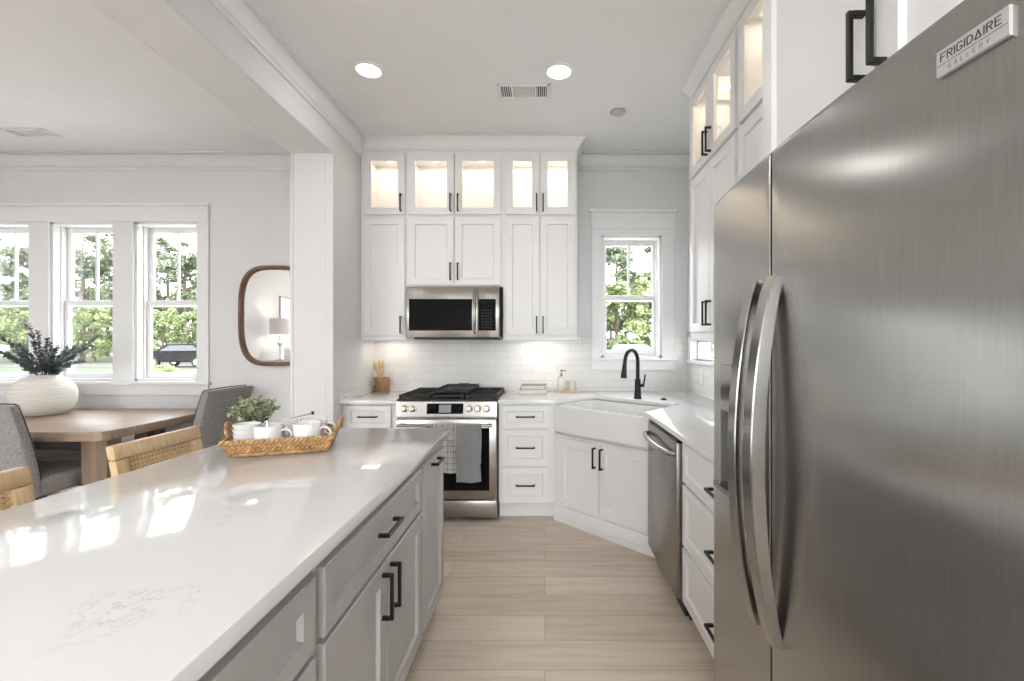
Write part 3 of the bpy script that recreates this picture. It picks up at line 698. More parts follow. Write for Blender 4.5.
def letters(mb, text, y_left, y_right, z, h, sw, gap):
    tot = sum(GW[c] for c in text) + gap*(len(text)-1); k = h/6; kx = (y_left-y_right)/tot
    u = 0
    for c in text:
        for st in GL[c]:
            for (a, b), (e, f) in zip(st, st[1:]):
                p = Vector((y_left-(u+a)*kx, z+b*k)); q = Vector((y_left-(u+e)*kx, z+f*k))
                dd = (q-p).normalized(); p -= dd*sw*.5; q += dd*sw*.5; nn = Vector((-dd.y, dd.x))*sw/2
                xb = lambda y: fx(y)-.0046
                ring = [p+nn, p-nn, q-nn, q+nn]
                mb.loft([[W3(xb(v.x)+.0006, v.x, v.y) for v in ring], [W3(xb(v.x)-.0006, v.x, v.y) for v in ring]])
        u += GW[c]+gap
BY0, BY1, BZ0, BZ1 = .499, .583, 1.683, 1.717
mb = MB(); n = 8
rings = []
for k in range(n+1):
    y = BY1+(BY0-BY1)*k/n; x = fx(y); rings.append([W3(x+.001, y, BZ0), W3(x-.0035, y, BZ0), W3(x-.0045, y, BZ0+.001), W3(x-.0045, y, BZ1-.001), W3(x-.0035, y, BZ1), W3(x+.001, y, BZ1)])
mb.loft(rings); bo = mb.build('badge', plain('silver_badge', (.62, .62, .63), .35, .6, var=.01), t)
mb = MB(); letters(mb, 'FRIGIDAIRE', BY1-.006, BY0+.008, BZ0+.0185, .0095, .0011, 2.2)
for k in range(8):
    ya_, yb_ = BY1-.001+(BY0-BY1+.002)*k/8, BY1-.001+(BY0-BY1+.002)*(k+1)/8
    mb.loft([[W3(fx(yy)-.0046+dx, yy, zz) for yy, zz in ((ya_, BZ0+.0138), (yb_, BZ0+.0138), (yb_, BZ0+.0143), (ya_, BZ0+.0143))] for dx in (.0006, -.0004)])
mb.build('lettering', plain('badge_ink_dark', (.05, .05, .055), .4), bo)
mb = MB(); letters(mb, 'GaLLERY', BY1-.016, BY0+.020, BZ0+.0045, .0055, .0005, 5.5); mb.build('lettering', plain('badge_ink_pale', (.28, .28, .29), .4), bo)

# ------------------------------------------------------------------ island
IX0, IX1, IY0, IY1 = -1.387, -.473, -.30, 2.277
mb = MB(); mb.prism([(IX0, IY0), (IX1, IY0), (IX1, IY1), (IX0, IY1)], .880, .915, .003)
tag(mb.build('island_countertop', M['quartz']), 'large polished white quartz island top with faint grey veins', 'countertop')
IF = -.505
def isl(label, ya, yb, fronts, group='grey island cabinets'):
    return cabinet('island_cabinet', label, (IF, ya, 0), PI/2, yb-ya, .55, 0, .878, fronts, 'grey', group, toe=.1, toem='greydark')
isl('grey island pull-out cabinet with a top pull, at the end facing the range', 1.861, 2.257, [D(.014, .376, .125, .830, h=('h', .195, .805, .12))])
isl('grey island cabinet with one wide drawer over two doors, middle of the run', 1.013, 1.857, [D(.020, .834, .665, .828, drawer=True, rail=.045, h=('h', .42, .758)), D(.020, .424, .125, .65, h=('v', .385, .555)), D(.430, .834, .125, .65, h=('v', .457, .555))])
isl('grey island drawer cabinet nearest the camera', .23, 1.009, [D(.012, .762, .665, .828, drawer=True, rail=.05, h=('h', .39, .758)), D(.012, .762, .40, .65, drawer=True, rail=.05, h=('h', .39, .545)), D(.012, .762, .125, .385, drawer=True, rail=.05, h=('h', .39, .27))])
isl('grey island end cabinet beside the camera, outside the picture', -.27, .226, [D(.012, .48, .125, .845, h=('v', .45, .7))])
mb = MB(); mb.box(-1.09, -1.058, -.27, 2.257, 0, .878, .002)
for k in range(4): mb.box(-1.098, -1.09, -.27+k*.8-(.0 if k else 0), -.20+k*.8, 0, .878, .002)
tag(mb.build('island_back_panel', M['grey']), 'grey back panel of the island on the stool side', 'panel', None)

# ------------------------------------------------------------------ wicker tray and its contents
TA = math.radians(18.6); TC = Vector((-1.055, 1.835, .915))
t = thing('wicker_tray', 'braided wicker tray with raised handles on the island top', 'tray', TC, TA)
TW, TD, TH = .335, .235, .078
mb = MB(); mb.loft([rrect(TW-.02, TD-.02, .03, .001), rrect(TW, TD, .03, .006), rrect(TW, TD, .03, .012)]); mb.build('base', M['wicker'], t)
def stitch(mb, p, dirv, nrm, L, r):
    R = Matrix((dirv.normalized(), nrm.normalized().cross(dirv.normalized()), nrm.normalized())).transposed().to_4x4(); R.translation = p
    n = 6; rings = []
    for k in range(5):
        a = -1+2*k/4; rr = max(.12, math.sqrt(max(0, 1-a*a)))*r
        rings.append([R @ Vector((a*L/2, rr*math.cos(2*PI*q/n), rr*math.sin(2*PI*q/n)*.8)) for q in range(n)])
    mb.loft(rings)
def perim(w, d, s):
    """point, tangent at distance s round a rectangle, from the middle of the front"""
    P = [(-w/2, -d/2), (w/2, -d/2), (w/2, d/2), (-w/2, d/2)]; s %= 2*(w+d)
    for k in range(4):
        a, b = Vector((*P[k], 0)), Vector((*P[(k+1) % 4], 0)); l = (b-a).length
        if s <= l: return a+(b-a)*(s/l), (b-a)/l
        s -= l
mb = MB(); rows = 4
for r in range(rows):
    z = .010+r*.0165; gr = r*.0085; w, d = TW-.01+2*gr, TD-.01+2*gr; Lp = 2*(w+d); n = int(Lp/.0165)
    for k in range(n):
        p, tg = perim(w, d, Lp*k/n+.004*(r % 2)); nr = Vector((tg.y, -tg.x, .35))
        sg = 1 if r % 2 else -1
        stitch(mb, p+Vector((0, 0, z+random.uniform(-.001, .001))), (tg+Vector((0, 0, sg*.85))), nr, .027, .0078)
mb.build('wall', M['wicker'], t)
for e in (-1, 1):
    mb = MB(); xx = e*(TW/2+.020)
    for k in range(13):
        a = PI*k/12; p = Vector((xx+e*.018*math.sin(a), -.05*math.cos(a), .060+.045*math.sin(a)))
        tg = Vector((e*.01, .05*math.sin(a)+1e-4, .045*math.cos(a)))
        for q in (0, 1): stitch(mb, p+Vector((0, 0, q*.006)), tg+Vector((0, 0, (.02 if q else -.02))), Vector((e, 0, .3)), .026, .0085)
    mb.build('handle', M['wicker'], t)
def tray_pt(u, v, z=.0125): 
    c, s_ = math.cos(TA), math.sin(TA); return TC+Vector((u*c-v*s_, u*s_+v*c, z))
# mugs
def make_mug():
    r = thing('mug', '', 'mug')
    mb = MB(); mb.lathe([(.042, 0), (.049, .003), (.0515, .03), (.0515, .094), (.0505, .096), (.0485, .094), (.048, .03), (.042, .007), (.01, .006)], n=28); mb.build('cup', M['mug'], r, angle=50)
    mb = MB(); n = 20; R = .024
    pass
    rings = []
    for k in range(n):
        a = 2*PI*k/n; c = Vector((.0505+R*.80, 0, .055)); o = Vector((math.cos(a), 0, math.sin(a)))
        rings.append([c+o*(R+.0045*math.cos(b))+Vector((0, .0065*math.sin(b), 0)) for b in [2*PI*q/8 for q in range(8)]])
    rings.append(rings[0]); mb.loft(rings, False, False); bmesh.ops.remove_doubles(mb.bm, verts=mb.bm.verts[:], dist=1e-6); mb.build('handle', M['mug'], r, angle=60)
    return r
mug = make_mug()
for k, (u, v, a, lb) in enumerate([(-.052, -.056, -TA, 'white mug with ring handle, front row left in the wicker tray'), (.086, -.056, -TA, 'white mug with ring handle, front row right in the wicker tray'),
                                   (-.02, .056, -1.25, 'white mug in the back row of the wicker tray, beside the plant'), (.092, .056, -.35, 'white mug in the back row of the wicker tray, right end')]):
    o = mug if k == 0 else copy_tree(mug)
    o.location = tray_pt(u, v); o.rotation_euler = (0, 0, TA+a); o['label'] = lb; o['group'] = 'white mugs in the wicker tray'
# plate stack (small ribbed bowls)
bowl = None
for k in range(5):
    if bowl is None:
        mb = MB(); mb.lathe([(.03, 0), (.032, .004), (.043, .016), (.0465, .030), (.0455, .031), (.041, .019), (.02, .009)], n=28); bowl = mb.build('bowl', M['mug'], angle=50); o = bowl
    else: o = bowl.copy(); COL.objects.link(o)
    o.location = tray_pt(-.1235, -.058, .0125+k*.0185)
    tag(o, ['lowest white bowl of the stack at the left end of the wicker tray', 'second white bowl from the bottom of the stack in the wicker tray', 'third white bowl from the bottom of the stack in the wicker tray', 'fourth white bowl from the bottom of the stack in the wicker tray', 'top white bowl of the stack at the left end of the wicker tray'][k], 'bowl', 'stacked white bowls in the wicker tray')
# spoons
sp = None
for k, (u, v, uu, vv, lb) in enumerate([(-.06, -.035, -.105, .03, 'small dark-tipped spoon leaning out of the left mug'), (.10, .055, .165, .075, 'small steel spoon with dark tip lying across the back mugs')]):
    root = thing('teaspoon', lb, 'spoon', tray_pt(0, 0, 0), TA, 'spoons in the mugs')
    if k == 0: a, b = Vector((-.05, -.05, .05)), Vector((-.066, -.016, .122))
    else: a, b = Vector((.005, .045, .1125)), Vector((.085, .075, .128))
    mb = MB(); mb.tube([a, a.lerp(b, .5), b], [.003, .0025, .003], 8)
    mb.build('stem', M['chrome'], root)
    mb = MB(); mb.lathe([(.001, -.008), (.0055, -.004), (.0062, .002), (.004, .008)], b, 10); mb.build('tip', M['black'], root, angle=60)
# potted plant
pp = tray_pt(-.12, .056)
t = thing('potted_plant', 'small sage-green leafy plant in the back of the wicker tray', 'plant', pp)
mb = MB(); mb.lathe([(.032, 0), (.038, .004), (.044, .090), (.042, .092), (.039, .08), (.01, .079)], n=20); mb.build('pot', M['mug'], t, angle=50)
def leafquad(mb, p, d, up, L, w):
    d = d.normalized(); s_ = d.cross(up); s_ = s_.normalized() if s_.length > 1e-4 else Vector((1, 0, 0))
    up2 = s_.cross(d)
    m = p+d*L*.5+up2*L*.08
    vs = [mb.bm.verts.new(q) for q in (p, m-s_*w/2, p+d*L, m+s_*w/2)]
    c = mb.bm.verts.new(p+d*L*.5)
    for i in range(4): mb.bm.faces.new((c, vs[i], vs[(i+1) % 4])).material_index = mb.mi
mb = MB(); sb_ = MB()
for k in range(46):
    th = random.uniform(0, 2*PI); ph = random.uniform(.1, 1.25); ln = random.uniform(.06, .105)
    dr = Vector((math.sin(ph)*math.cos(th), math.sin(ph)*math.sin(th), math.cos(ph)))
    a = Vector((.02*math.cos(th), 0.02*math.sin(th), .082)); b = a+dr*ln+Vector((0, 0, .02)); m_ = a.lerp(b, .5)+Vector((0, 0, .012))
    sb_.tube([a, m_, b], [.0013, .001, .0007], 5)
    for q in range(9):
        u = .3+.7*q/8; p = a.lerp(m_, u*2) if u < .5 else m_.lerp(b, u*2-1)
        ld = Vector((random.gauss(0, 1), random.gauss(0, 1), random.gauss(.2, .8))).normalized()+dr*.6
        leafquad(mb, p, ld, Vector((random.gauss(0, .4), random.gauss(0, .4), 1)), random.uniform(.016, .027), random.uniform(.013, .019))
mb.build('foliage', M['leafgreen'], t, recalc=False, smooth=False); sb_.build('stems', M['stem'], t)

# ------------------------------------------------------------------ counter items
t = thing('utensil_crock', 'round wooden utensil crock on the left counter', 'crock', (-1.452, 4.012, .915))
mb = MB(); mb.lathe([(.058, 0), (.062, .004), (.064, .125), (.061, .128), (.056, .122), (.054, .012), (.01, .011)], n=28); mb.build('pot', M['acacia'], t, angle=50)
for k, (dx, dy, top, hw_, lb) in enumerate([(-.062, .0, .25, .024, 'wooden spoon leaning far left in the utensil crock'), (-.03, .02, .265, .019, 'wooden spoon in the middle of the utensil crock'), (-.052, -.035, .235, .021, 'short wooden spoon at the front of the utensil crock'), (.0, .025, .27, .013, 'slim wooden spatula upright in the utensil crock')]):
    r = thing('wooden_spoon', lb, 'spoon', (-1.452, 4.012, .915), 0, 'wooden spoons in the crock')
    a = Vector((-dx*.3, -dy*.3, .016)); b = Vector((dx, dy, top)); d_ = (b-a).normalized(); c_ = b-d_*.06
    mb = MB(); mb.tube([a, c_, c_+d_*.01], [.0052, .0055, .006], 8); mb.build('handle', M['spoonwood'], r)
    mb = MB(); rings = []
    sd = Vector((1, 0, 0)); sd = (sd-d_*sd.dot(d_)).normalized(); nn = d_.cross(sd)
    for q in range(9):
        u = q/8; rr = max(.06, math.sin(PI*min(1, .1+u*.9))**.6)*hw_
        rings.append([c_+d_*(u*.075)+sd*rr*math.cos(x)+nn*.006*math.sin(x)*(rr/hw_) for x in [2*PI*z/12 for z in range(12)]])
    mb.loft(rings); mb.build('bowl', M['spoonwood'], r, angle=60)
def book(label, loc, rz, w, d, h, cover):
    r = thing('book', label, 'book', loc, rz, 'books on the back counter')
    mb = MB(); mb.box(-w/2, w/2, -d/2, d/2, 0, .003, .001); mb.box(-w/2, w/2, -d/2, d/2, h-.003, h, .001); mb.box(-w/2, -w/2+.004, -d/2, d/2, 0, h, .001); mb.build('cover', cover, r)
    mb = MB(); mb.box(-w/2+.004, w/2-.006, -d/2+.005, d/2-.005, .003, h-.003); mb.build('pages', M['page'], r)
book('pale thick book at the bottom of the stack beside the range', (-.10, 3.86, .916), .05, .235, .17, .040, plain('grey_green_cover', (.50, .52, .47), .6))
book('cream book with dark edge on top of the stack beside the range', (-.095, 3.86, .9562), -.06, .21, .15, .036, plain('taupe_cover', (.34, .28, .27), .6))
mb = MB(); mb.loft([rrect(.20, .09, .03, 0), rrect(.205, .095, .03, .004), rrect(.205, .095, .03, .012), rrect(.19, .08, .028, .0125)]); o = mb.build('soap_tray', M['spoonwood']); o.location = (.185, 3.99, .915)
tag(o, 'small wooden soap tray by the backsplash behind the sink', 'tray')
t = thing('soap_dispenser', 'frosted soap dispenser with grey pump on the wooden tray', 'soap bottle', (.145, 3.99, .9277))
mb = MB(); mb.lathe([(.028, 0), (.031, .004), (.031, .10), (.024, .115), (.012, .12), (.012, .128)], n=20); mb.build('bottle', M['clearglass'], t, angle=50)
mb = MB(); mb.lathe([(.014, .128), (.014, .143), (.005, .145), (.005, .172), (.011, .173), (.011, .182)], n=14); mb.tube([(0, 0, .177), (.03, 0, .177), (.042, 0, .170)], [.005, .005, .004], 8); mb.build('pump', M['steel'], t)
t = thing('candle_jar', 'squat cream candle jar on the wooden soap tray', 'candle', (.235, 3.99, .9277))
mb = MB(); mb.lathe([(.034, 0), (.037, .004), (.037, .082), (.034, .083), (.033, .06), (.004, .059)], n=22); mb.build('jar', plain('cream_glass', (.74, .68, .58), .3), t, angle=50)
mb = MB(); mb.cyl((0, 0, .058), (0, .003, .074), .0012, n=6); mb.build('wick', M['black'], t)
def outlet(label, loc, rz, w=.115):
    t = thing('wall_outlet', label, 'outlet', loc, rz)
    mb = MB(); mb.box(-w/2, w/2, -.006, 0, -.06, .06, .003); mb.build('cover_plate', M['plastic_w'], t)
    for k in ((-1, 1) if w > .1 else (0,)):
        mb = MB(); mb.box(k*.024-.017, k*.024+.017, -.0085, -.005, -.034, .034, .002); mb.build('socket', M['plastic_w'], t)
outlet('white double outlet plate on tile between crock and range', (-1.32, YB-.008, 1.035), 0)
outlet('white outlet plate on the right wall tile below the strip window', (XR-.008, 3.70, 1.07), -PI/2, .075)

# ------------------------------------------------------------------ ceiling fittings, lamps
def downlight(label, x, y, power=1.5, lit=True):
    t = thing('recessed_light', label, 'ceiling light', (x, y, CEIL), 0, 'recessed ceiling lights')
    mb = MB(); mb.lathe([(.095, 0), (.095, -.006), (.075, -.010), (.074, -.004)], n=32, cap0=False, cap1=False); mb.build('trim_ring', M['plastic_w'], t, angle=50)
    mb = MB(); mb.lathe([(.0745, -.003), (.0745, -.006), (.05, -.007)], n=32); mb.build('diffuser', M['bulb'] if lit else M['plastic_w'], t, angle=50)
    if lit: lamp('downlight_lamp', 'AREA', (0, 0, -.014), power, t, .15, (1, .97, .94))
downlight('lit round recessed ceiling light nearer the beam', -1.105, 2.82)
downlight('lit round recessed ceiling light in mid kitchen ceiling', .088, 2.835)
for k, (x, y) in enumerate([(-1.1, -.5), (-.1, -1.3), (-1.1, -2.0), (.09, -2.0)]): downlight('added recessed ceiling light behind the camera, unseen fill for the kitchen', x, y, 7.5)  # unseen lamps added behind the camera to brighten the kitchen
for k, (x, y) in enumerate([(-4.4, .9), (-2.9, .9), (-4.4, -1.7), (-2.9, -1.7)]): downlight('added recessed ceiling light out of view, unseen fill for the dining area', x, y, 4.)  # more unseen lamps, added as fill on the dining side
t = thing('unlit_recessed_fixture', 'unlit round grey recessed fixture in the ceiling before the sink window', 'ceiling light', (.537, 3.31, CEIL))  # round recessed can, carries no lamp
mb = MB(); mb.lathe([(.075, 0), (.075, -.005), (.06, -.012), (.058, -.004)], n=28, cap0=False, cap1=False); mb.build('trim_ring', M['plastic_w'], t, angle=50)
mb = MB(); mb.lathe([(.058, -.003), (.05, -.022), (.02, -.03)], n=28); mb.build('lens', plain('unlit_lens', (.45, .44, .43), .4), t, angle=50)
def vent(label, x, y, w, d):
    t = thing('ceiling_vent', label, 'vent', (x, y, CEIL))
    mb = MB()
    mb.box(-w/2, w/2, -d/2, -d/2+.025, -.008, 0, .003); mb.box(-w/2, w/2, d/2-.025, d/2, -.008, 0, .003); mb.box(-w/2, -w/2+.025, -d/2, d/2, -.008, 0, .003); mb.box(w/2-.025, w/2, -d/2, d/2, -.008, 0, .003)
    for e in (-1, 1): mb.box(e*w*.22-.006, e*w*.22+.006, -d/2, d/2, -.007, 0)
    mb.build('frame', M['plastic_w'], t)
    mb = MB(); mb.box(-w/2+.02, w/2-.02, -d/2+.02, d/2-.02, -.002, -.0005); mb.build('duct_shade', M['ventdark'], t)  # dark sheet standing in for the shade behind the louvres
    mb = MB(); n = 9
    for k in range(n):
        yy = -d/2+.03+(d-.06)*k/(n-1); mb.box(-w*.22+.008, w*.22-.008, yy-.004, yy+.001, -.007, -.001)
    for e in (-1, 1):
        for k in range(5):
            xx = e*(w*.22+.014+(w*.28-.045)*k/4); mb.box(xx-.0035, xx+.001, -d/2+.025, d/2-.025, -.007, -.001)
    mb.build('louver', M['plastic_w'], t)
vent('white louvred air vent in kitchen ceiling between the two lights', -.143, 3.06, .36, .18)
vent('white louvred air vent in dining ceiling above the windows', -4.18, 3.66, .36, .16)
for k, (x, w_, lb) in enumerate([(-1.35, .2, 'slim under-cabinet light above the utensil crock'), (-.04, .25, 'slim under-cabinet light above the stacked books')]):
    t = thing('under_cabinet_light', lb, 'light', (x, 3.96, 1.40))
    mb = MB(); mb.box(-w_/2, w_/2, -.02, .02, -.014, 0, .003); mb.build('housing', M['plastic_w'], t)
    mb = MB(); mb.box(-w_/2+.01, w_/2-.01, -.014, .014, -.0165, -.0135); mb.build('diffuser', M['puck'], t)
    lamp('under_cabinet_lamp', 'AREA', (0, 0, -.02), .45, t, w_-.03, (1, .88, .74), size_y=.03)

# ------------------------------------------------------------------ dining area
t = thing('dining_table', 'rectangular oak dining table in front of the dining windows', 'table', (-4.0, 3.49, 0))
mb = MB(); x0, x1, y0, y1 = -1.0, 1.10, -.54, .54; r = .05
poly = [(x0, y0), (x1-r*1.2, y0), (x1-r*.4, y0+r*.3), (x1, y0+r*1.1), (x1, y1-r), (x1-r, y1), (x0, y1)]
mb.prism(poly, .70, .762, .004); mb.build('tabletop', M['tablewood'], t)
for lx, ly in ((-.875, -.36), (.915, -.36), (-.58, .36), (.62, .36)):
    mb = MB(); mb.loft([[Vector((lx+a*w_, ly+b*w_, z)) for a, b in ((-1, -.6), (-.6, -1), (.6, -1), (1, -.6), (1, .6), (.6, 1), (-.6, 1), (-1, .6))] for w_, z in ((.082, 0), (.088, .70))]); mb.build('leg', M['tableleg'], t)
t = thing('dining_bench', 'dark wooden bench between the oak table and the windows', 'bench', (-4.2, 3.93, 0))
mb = MB(); mb.box(-.95, .92, -.15, .15, .40, .455, .006); mb.build('seat', M['darkwood'], t)
mb = MB(); mb.box(-.90, .87, -.12, -.09, .14, .40, .003); mb.build('front_panel', M['darkwood'], t)
for lx in (-.86, .83): mb = MB(); mb.box(lx-.03, lx+.03, -.12, .12, 0, .40, .003); mb.build('leg', M['darkwood'], t)
# vase and branches
VZ = .7625; VP = Vector((-4.10, 3.68, VZ))
t = thing('vase', 'wide round ribbed white vase on the dining table', 'vase', VP)
prof = [(.085, 0)]
VH = .325
for k in range(81):
    z = .004+k/80*(VH-.006); r = .198*max(.40, (1-abs((z-.152)/.182)**2.3)**.5)
    prof.append((r+.0024*math.sin(z*2*PI/.0195), z))
prof += [(.088, VH+.002), (.080, VH), (.078, VH-.02), (.02, VH-.025)]
mb = MB(); mb.lathe(prof, n=56); mb.build('body', M['ceramic'], t, angle=80)
t = thing('eucalyptus_bunch', 'dark grey-green eucalyptus branches standing in the white vase', 'plant', VP+Vector((0, 0, .318)))
lm, sm = MB(), MB(); lm.mi = 0
for k, (dx, dy, L_) in enumerate([(-.95, .1, .30), (-.62, -.05, .40), (-.72, .3, .36), (-.30, .1, .42), (-.05, -.05, .34), (-.12, .2, .30), (.15, .0, .26), (.35, -.1, .26), (.55, .15, .32), (.85, .0, .36), (.75, -.15, .34), (.95, .1, .24), (.30, .25, .26), (-.45, -.2, .32), (.05, .3, .22), (-.85, -.1, .34), (.6, .3, .40)]):
    d_ = Vector((dx, dy, 1.0)).normalized(); pts = []
    for q in range(9):
        u = q/8; p = Vector((dx*.04, dy*.04, -.015)) + d_*L_*1.12*u + Vector((dx*.10*u*u*L_/.35, 0, -.06*abs(dx)*u*u)); pts.append(p)
    sm.tube(pts, [.0028-.0018*q/8 for q in range(9)], 5)
    for q in range(72):
        u = .12+.88*q/71; i = min(7, int(u*8)); p = pts[i].lerp(pts[i+1], u*8-i); ax = (pts[i+1]-pts[i]).normalized()
        rad = Vector((random.gauss(0, 1), random.gauss(0, 1), random.gauss(0, 1))); rad = (rad-ax*rad.dot(ax)).normalized()
        leafquad(lm, p, rad+ax*.7, ax, random.uniform(.030, .048)*(1.15-.45*u), random.uniform(.022, .032)*(1.15-.4*u))
lm.build('foliage', M['leafgrey'], t, recalc=False, smooth=False); sm.build('stems', M['stem'], t)
def dining_chair(label, loc, rz):
    """faces local +y"""
    t = thing('dining_chair', label, 'chair', loc, rz, 'grey upholstered dining chairs')
    w = .265
    mb = MB(); mb.box(-w, w, -.22, .27, .37, .49, .03, 3); mb.build('seat', M['linen'], t)
    def back(u): return -.21-.13*u**1.4
    mb = MB(); rings = []
    n = 10
    for k in range(n+1):
        u = k/n; z = .40+.565*u; y = back(u); th = .045-.008*u; ww = w*(1.0+.02*u)
        rr = []
        for a, b in ((-1, .6), (-.93, 1), (.93, 1), (1, .6), (1, -.6), (.93, -1), (-.93, -1), (-1, -.6)): rr.append(Vector((a*ww, y+b*th, z+.012*(1-a*a)*(u if u > .9 else 0))))
        rings.append(rr)
    mb.loft(rings); mb.build('backrest', M['linen'], t, angle=50)
    for e in (-1, 1):
        mb = MB(); mb.tube([(e*w*(.95+.02*k/n), back(k/n)+.042-.008*k/n, .40+.565*k/n) for k in range(n+1)] + [(e*w*.9, back(1)+.03, .976), (0, back(1)+.03, .978)], .0045, 6); mb.build('piping', M['piping'], t)
    for sx in (-1, 1):
        for sy in (-1, 1):
            mb = MB(); x, y = sx*(w-.03), .03+sy*.20; mb.loft([[Vector((x+a*s, y+b*s+sy*o, z)) for a, b in ((-1, -1), (1, -1), (1, 1), (-1, 1))] for s, z, o in ((.015, 0, .03), (.024, .37, 0))]); mb.build('leg', M['darkwood'], t)
dining_chair('grey upholstered dining chair with dark piping, near side of the table at left', (-3.445, 3.03, 0), .0)
dining_chair('grey upholstered dining chair at the right end of the table, back to the kitchen', (-2.98, 3.77, 0), PI/2)
def stool(label, y):
    """cane-backed counter stool facing the island (+x)"""
    t = thing('counter_stool', label, 'stool', (-1.36, y, 0), 0, 'cane-back counter stools at the island')
    hw_ = .212
    mb = MB(); mb.box(-.20, .20, -hw_, hw_, .615, .665, .02, 3); mb.build('seat', M['linen'], t)
    bx = lambda z: -.215-.065*(z-.64)/.33
    def slab(m, ya, yb, za, zb, th=.016, bev=.006):
        vs = m.box(-th, th, ya, yb, za, zb, bev, 2)
        for v in vs: v.co.x += bx(v.co.z)
    mb = MB(); slab(mb, -hw_, hw_, .900, .955); slab(mb, -hw_+.0525, hw_-.0525, .70, .745); slab(mb, -hw_, -hw_+.052, .60, .8995); slab(mb, hw_-.052, hw_, .60, .8995); mb.build('backrest_frame', M['rattan'], t)
    mb = MB(); ya, yb, za, zb = -hw_+.045, hw_-.045, .738, .907; s_ = .0165
    ny, nz = int((yb-ya)/s_), int((zb-za)/s_)
    def strand(p, q, wd, off):
        d_ = (q-p).normalized(); n_ = Vector((-d_.y, d_.x))*wd/2
        ring = [p+n_, p-n_, q-n_, q+n_]
        mb.loft([[Vector((bx(v.y)+off+e, v.x, v.y)) for v in ring] for e in (-.0008, .0008)])
    for k in range(ny+1):
        for o in (-.0022, .0022): strand(Vector((ya+(yb-ya)*k/ny+o, za)), Vector((ya+(yb-ya)*k/ny+o, zb)), .0022, 0)
    for k in range(nz+1):
        for o in (-.0022, .0022): strand(Vector((ya, za+(zb-za)*k/nz+o)), Vector((yb, za+(zb-za)*k/nz+o)), .0022, .0016)
    Hh = zb-za
    for k in range(-nz, ny+1, 1):
        for sg in (1, -1):
            a0 = ya+k*s_+s_/2; p = Vector((a0, za if sg > 0 else zb)); q = Vector((a0+Hh, zb if sg > 0 else za))
            # clip to the panel
            t0 = max(0, (ya-p.x)/Hh); t1 = min(1, (yb-p.x)/Hh)
            if t1-t0 > .03: strand(p.lerp(q, t0), p.lerp(q, t1), .0026, .003 if sg > 0 else -.0016)
    mb.build('cane_panel', M['cane'], t)
    for sx in (-1, 1):
        for sy in (-1, 1):
            mb = MB(); mb.tube([(sx*.21, sy*.20, 0), (sx*.19, sy*.185, .62)], [.015, .02], 10); mb.build('leg', M['rattan'], t)
    mb = MB()
    for sx in (-1, 1): mb.tube([(sx*.204, -.195, .2), (sx*.204, .195, .2)], .011, 8)
    for sy in (-1, 1): mb.tube([(-.2, sy*.193, .27), (.2, sy*.193, .27)], .011, 8)
    mb.build('footrest', M['rattan'], t)
stool('cane-back rattan counter stool at the island, farther one near the wicker tray', 1.90)
stool('cane-back rattan counter stool at the island, nearest the camera at left edge', 1.205)
# mirror: rounded-square walnut frame on the back wall
t = thing('wall_mirror', 'rounded wooden-framed mirror on the dining wall beside the partition', 'mirror', (-2.445, YB, 1.595))
def sq(w, h, y, n=64, p=3.4):
    r = []
    for k in range(n):
        a = 2*PI*k/n; c, s_ = math.cos(a), math.sin(a)
        r.append(Vector((w*math.copysign(abs(c)**(2/p), c), y, h*math.copysign(abs(s_)**(2/p), s_))))
    return r
mb = MB(); W_, H_ = .325, .455
mb.loft([sq(W_-.004, H_-.004, -.001), sq(W_, H_, -.006), sq(W_, H_, -.042), sq(W_-.006, H_-.006, -.048), sq(W_-.020, H_-.020, -.048), sq(W_-.036, H_-.036, -.016), sq(W_-.036, H_-.036, -.001)], False, False); mb.build('frame', M['walnut'], t, angle=50)
mb = MB(); mb.loft([sq(W_-.033, H_-.033, -.004), sq(W_-.033, H_-.033, -.014)]); mb.build('mirror_glass', M['mirror'], t)
# what the mirror shows: a chest, lamp, picture and box against the left wall
t = thing('chest_of_drawers', 'pale chest by the left wall, seen only in the mirror', 'chest', (-5.33, -.95, 0))
mb = MB(); mb.box(-.24, .24, -.55, .55, .06, .98, .004); mb.build('body', M['cab'], t)
mb = MB(); mb.box(-.25, .26, -.57, .57, .98, 1.005, .004); mb.build('top', M['tablewood'], t)
for k in range(3):
    mb = MB(); mb.box(.241, .256, -.52, .52, .10+k*.29, .37+k*.29, .004); dd = mb.build('drawer', M['cab'], t)
    mb = MB(); mb.box(.256, .28, -.06, .06, .23+k*.29, .245+k*.29, .003); mb.build('handle', M['black'], dd)
t = thing('table_lamp', 'white drum-shade table lamp seen reflected in the wall mirror', 'lamp', (-5.30, -.83, 1.006))
mb = MB(); mb.lathe([(.085, 0), (.085, .02), (.02, .03), (.014, .10), (.014, .28), (.03, .31), (.05, .35), (.03, .39), (.012, .42), (.012, .52)], n=24); mb.build('base', M['chrome'], t, angle=50)
mb = MB(); mb.lathe([(.19, .52), (.185, .52), (.178, .84), (.183, .84), (.19, .52)], n=36, cap0=False, cap1=False); mb.build('lamp_shade', M['shade'], t, angle=50)
mb = MB(); mb.lathe([(.012, .52), (.03, .56), (.032, .60), (.015, .64)], n=14); mb.build('bulb', M['bulb'], t, angle=60)
lamp('table_lamp_light', 'POINT', (0, 0, .66), 3., t, .04, (1, .9, .75))
t = thing('framed_picture', 'white picture in a thin grey frame seen reflected in the mirror', 'picture', (XL+.001, -1.67, 1.95))
mb = MB()
for a, b, c, d in ((-.36, .36, .38, .40), (-.36, .36, -.40, -.38), (-.36, -.34, -.38, .38), (.34, .36, -.38, .38)): mb.box(0, .025, a, b, c, d, .002)
mb.build('frame', plain('pewter_frame', (.25, .25, .25), .4, .5), t)
mb = MB(); mb.box(.002, .012, -.34, .34, -.38, .38); mb.build('mount', M['shade'], t)
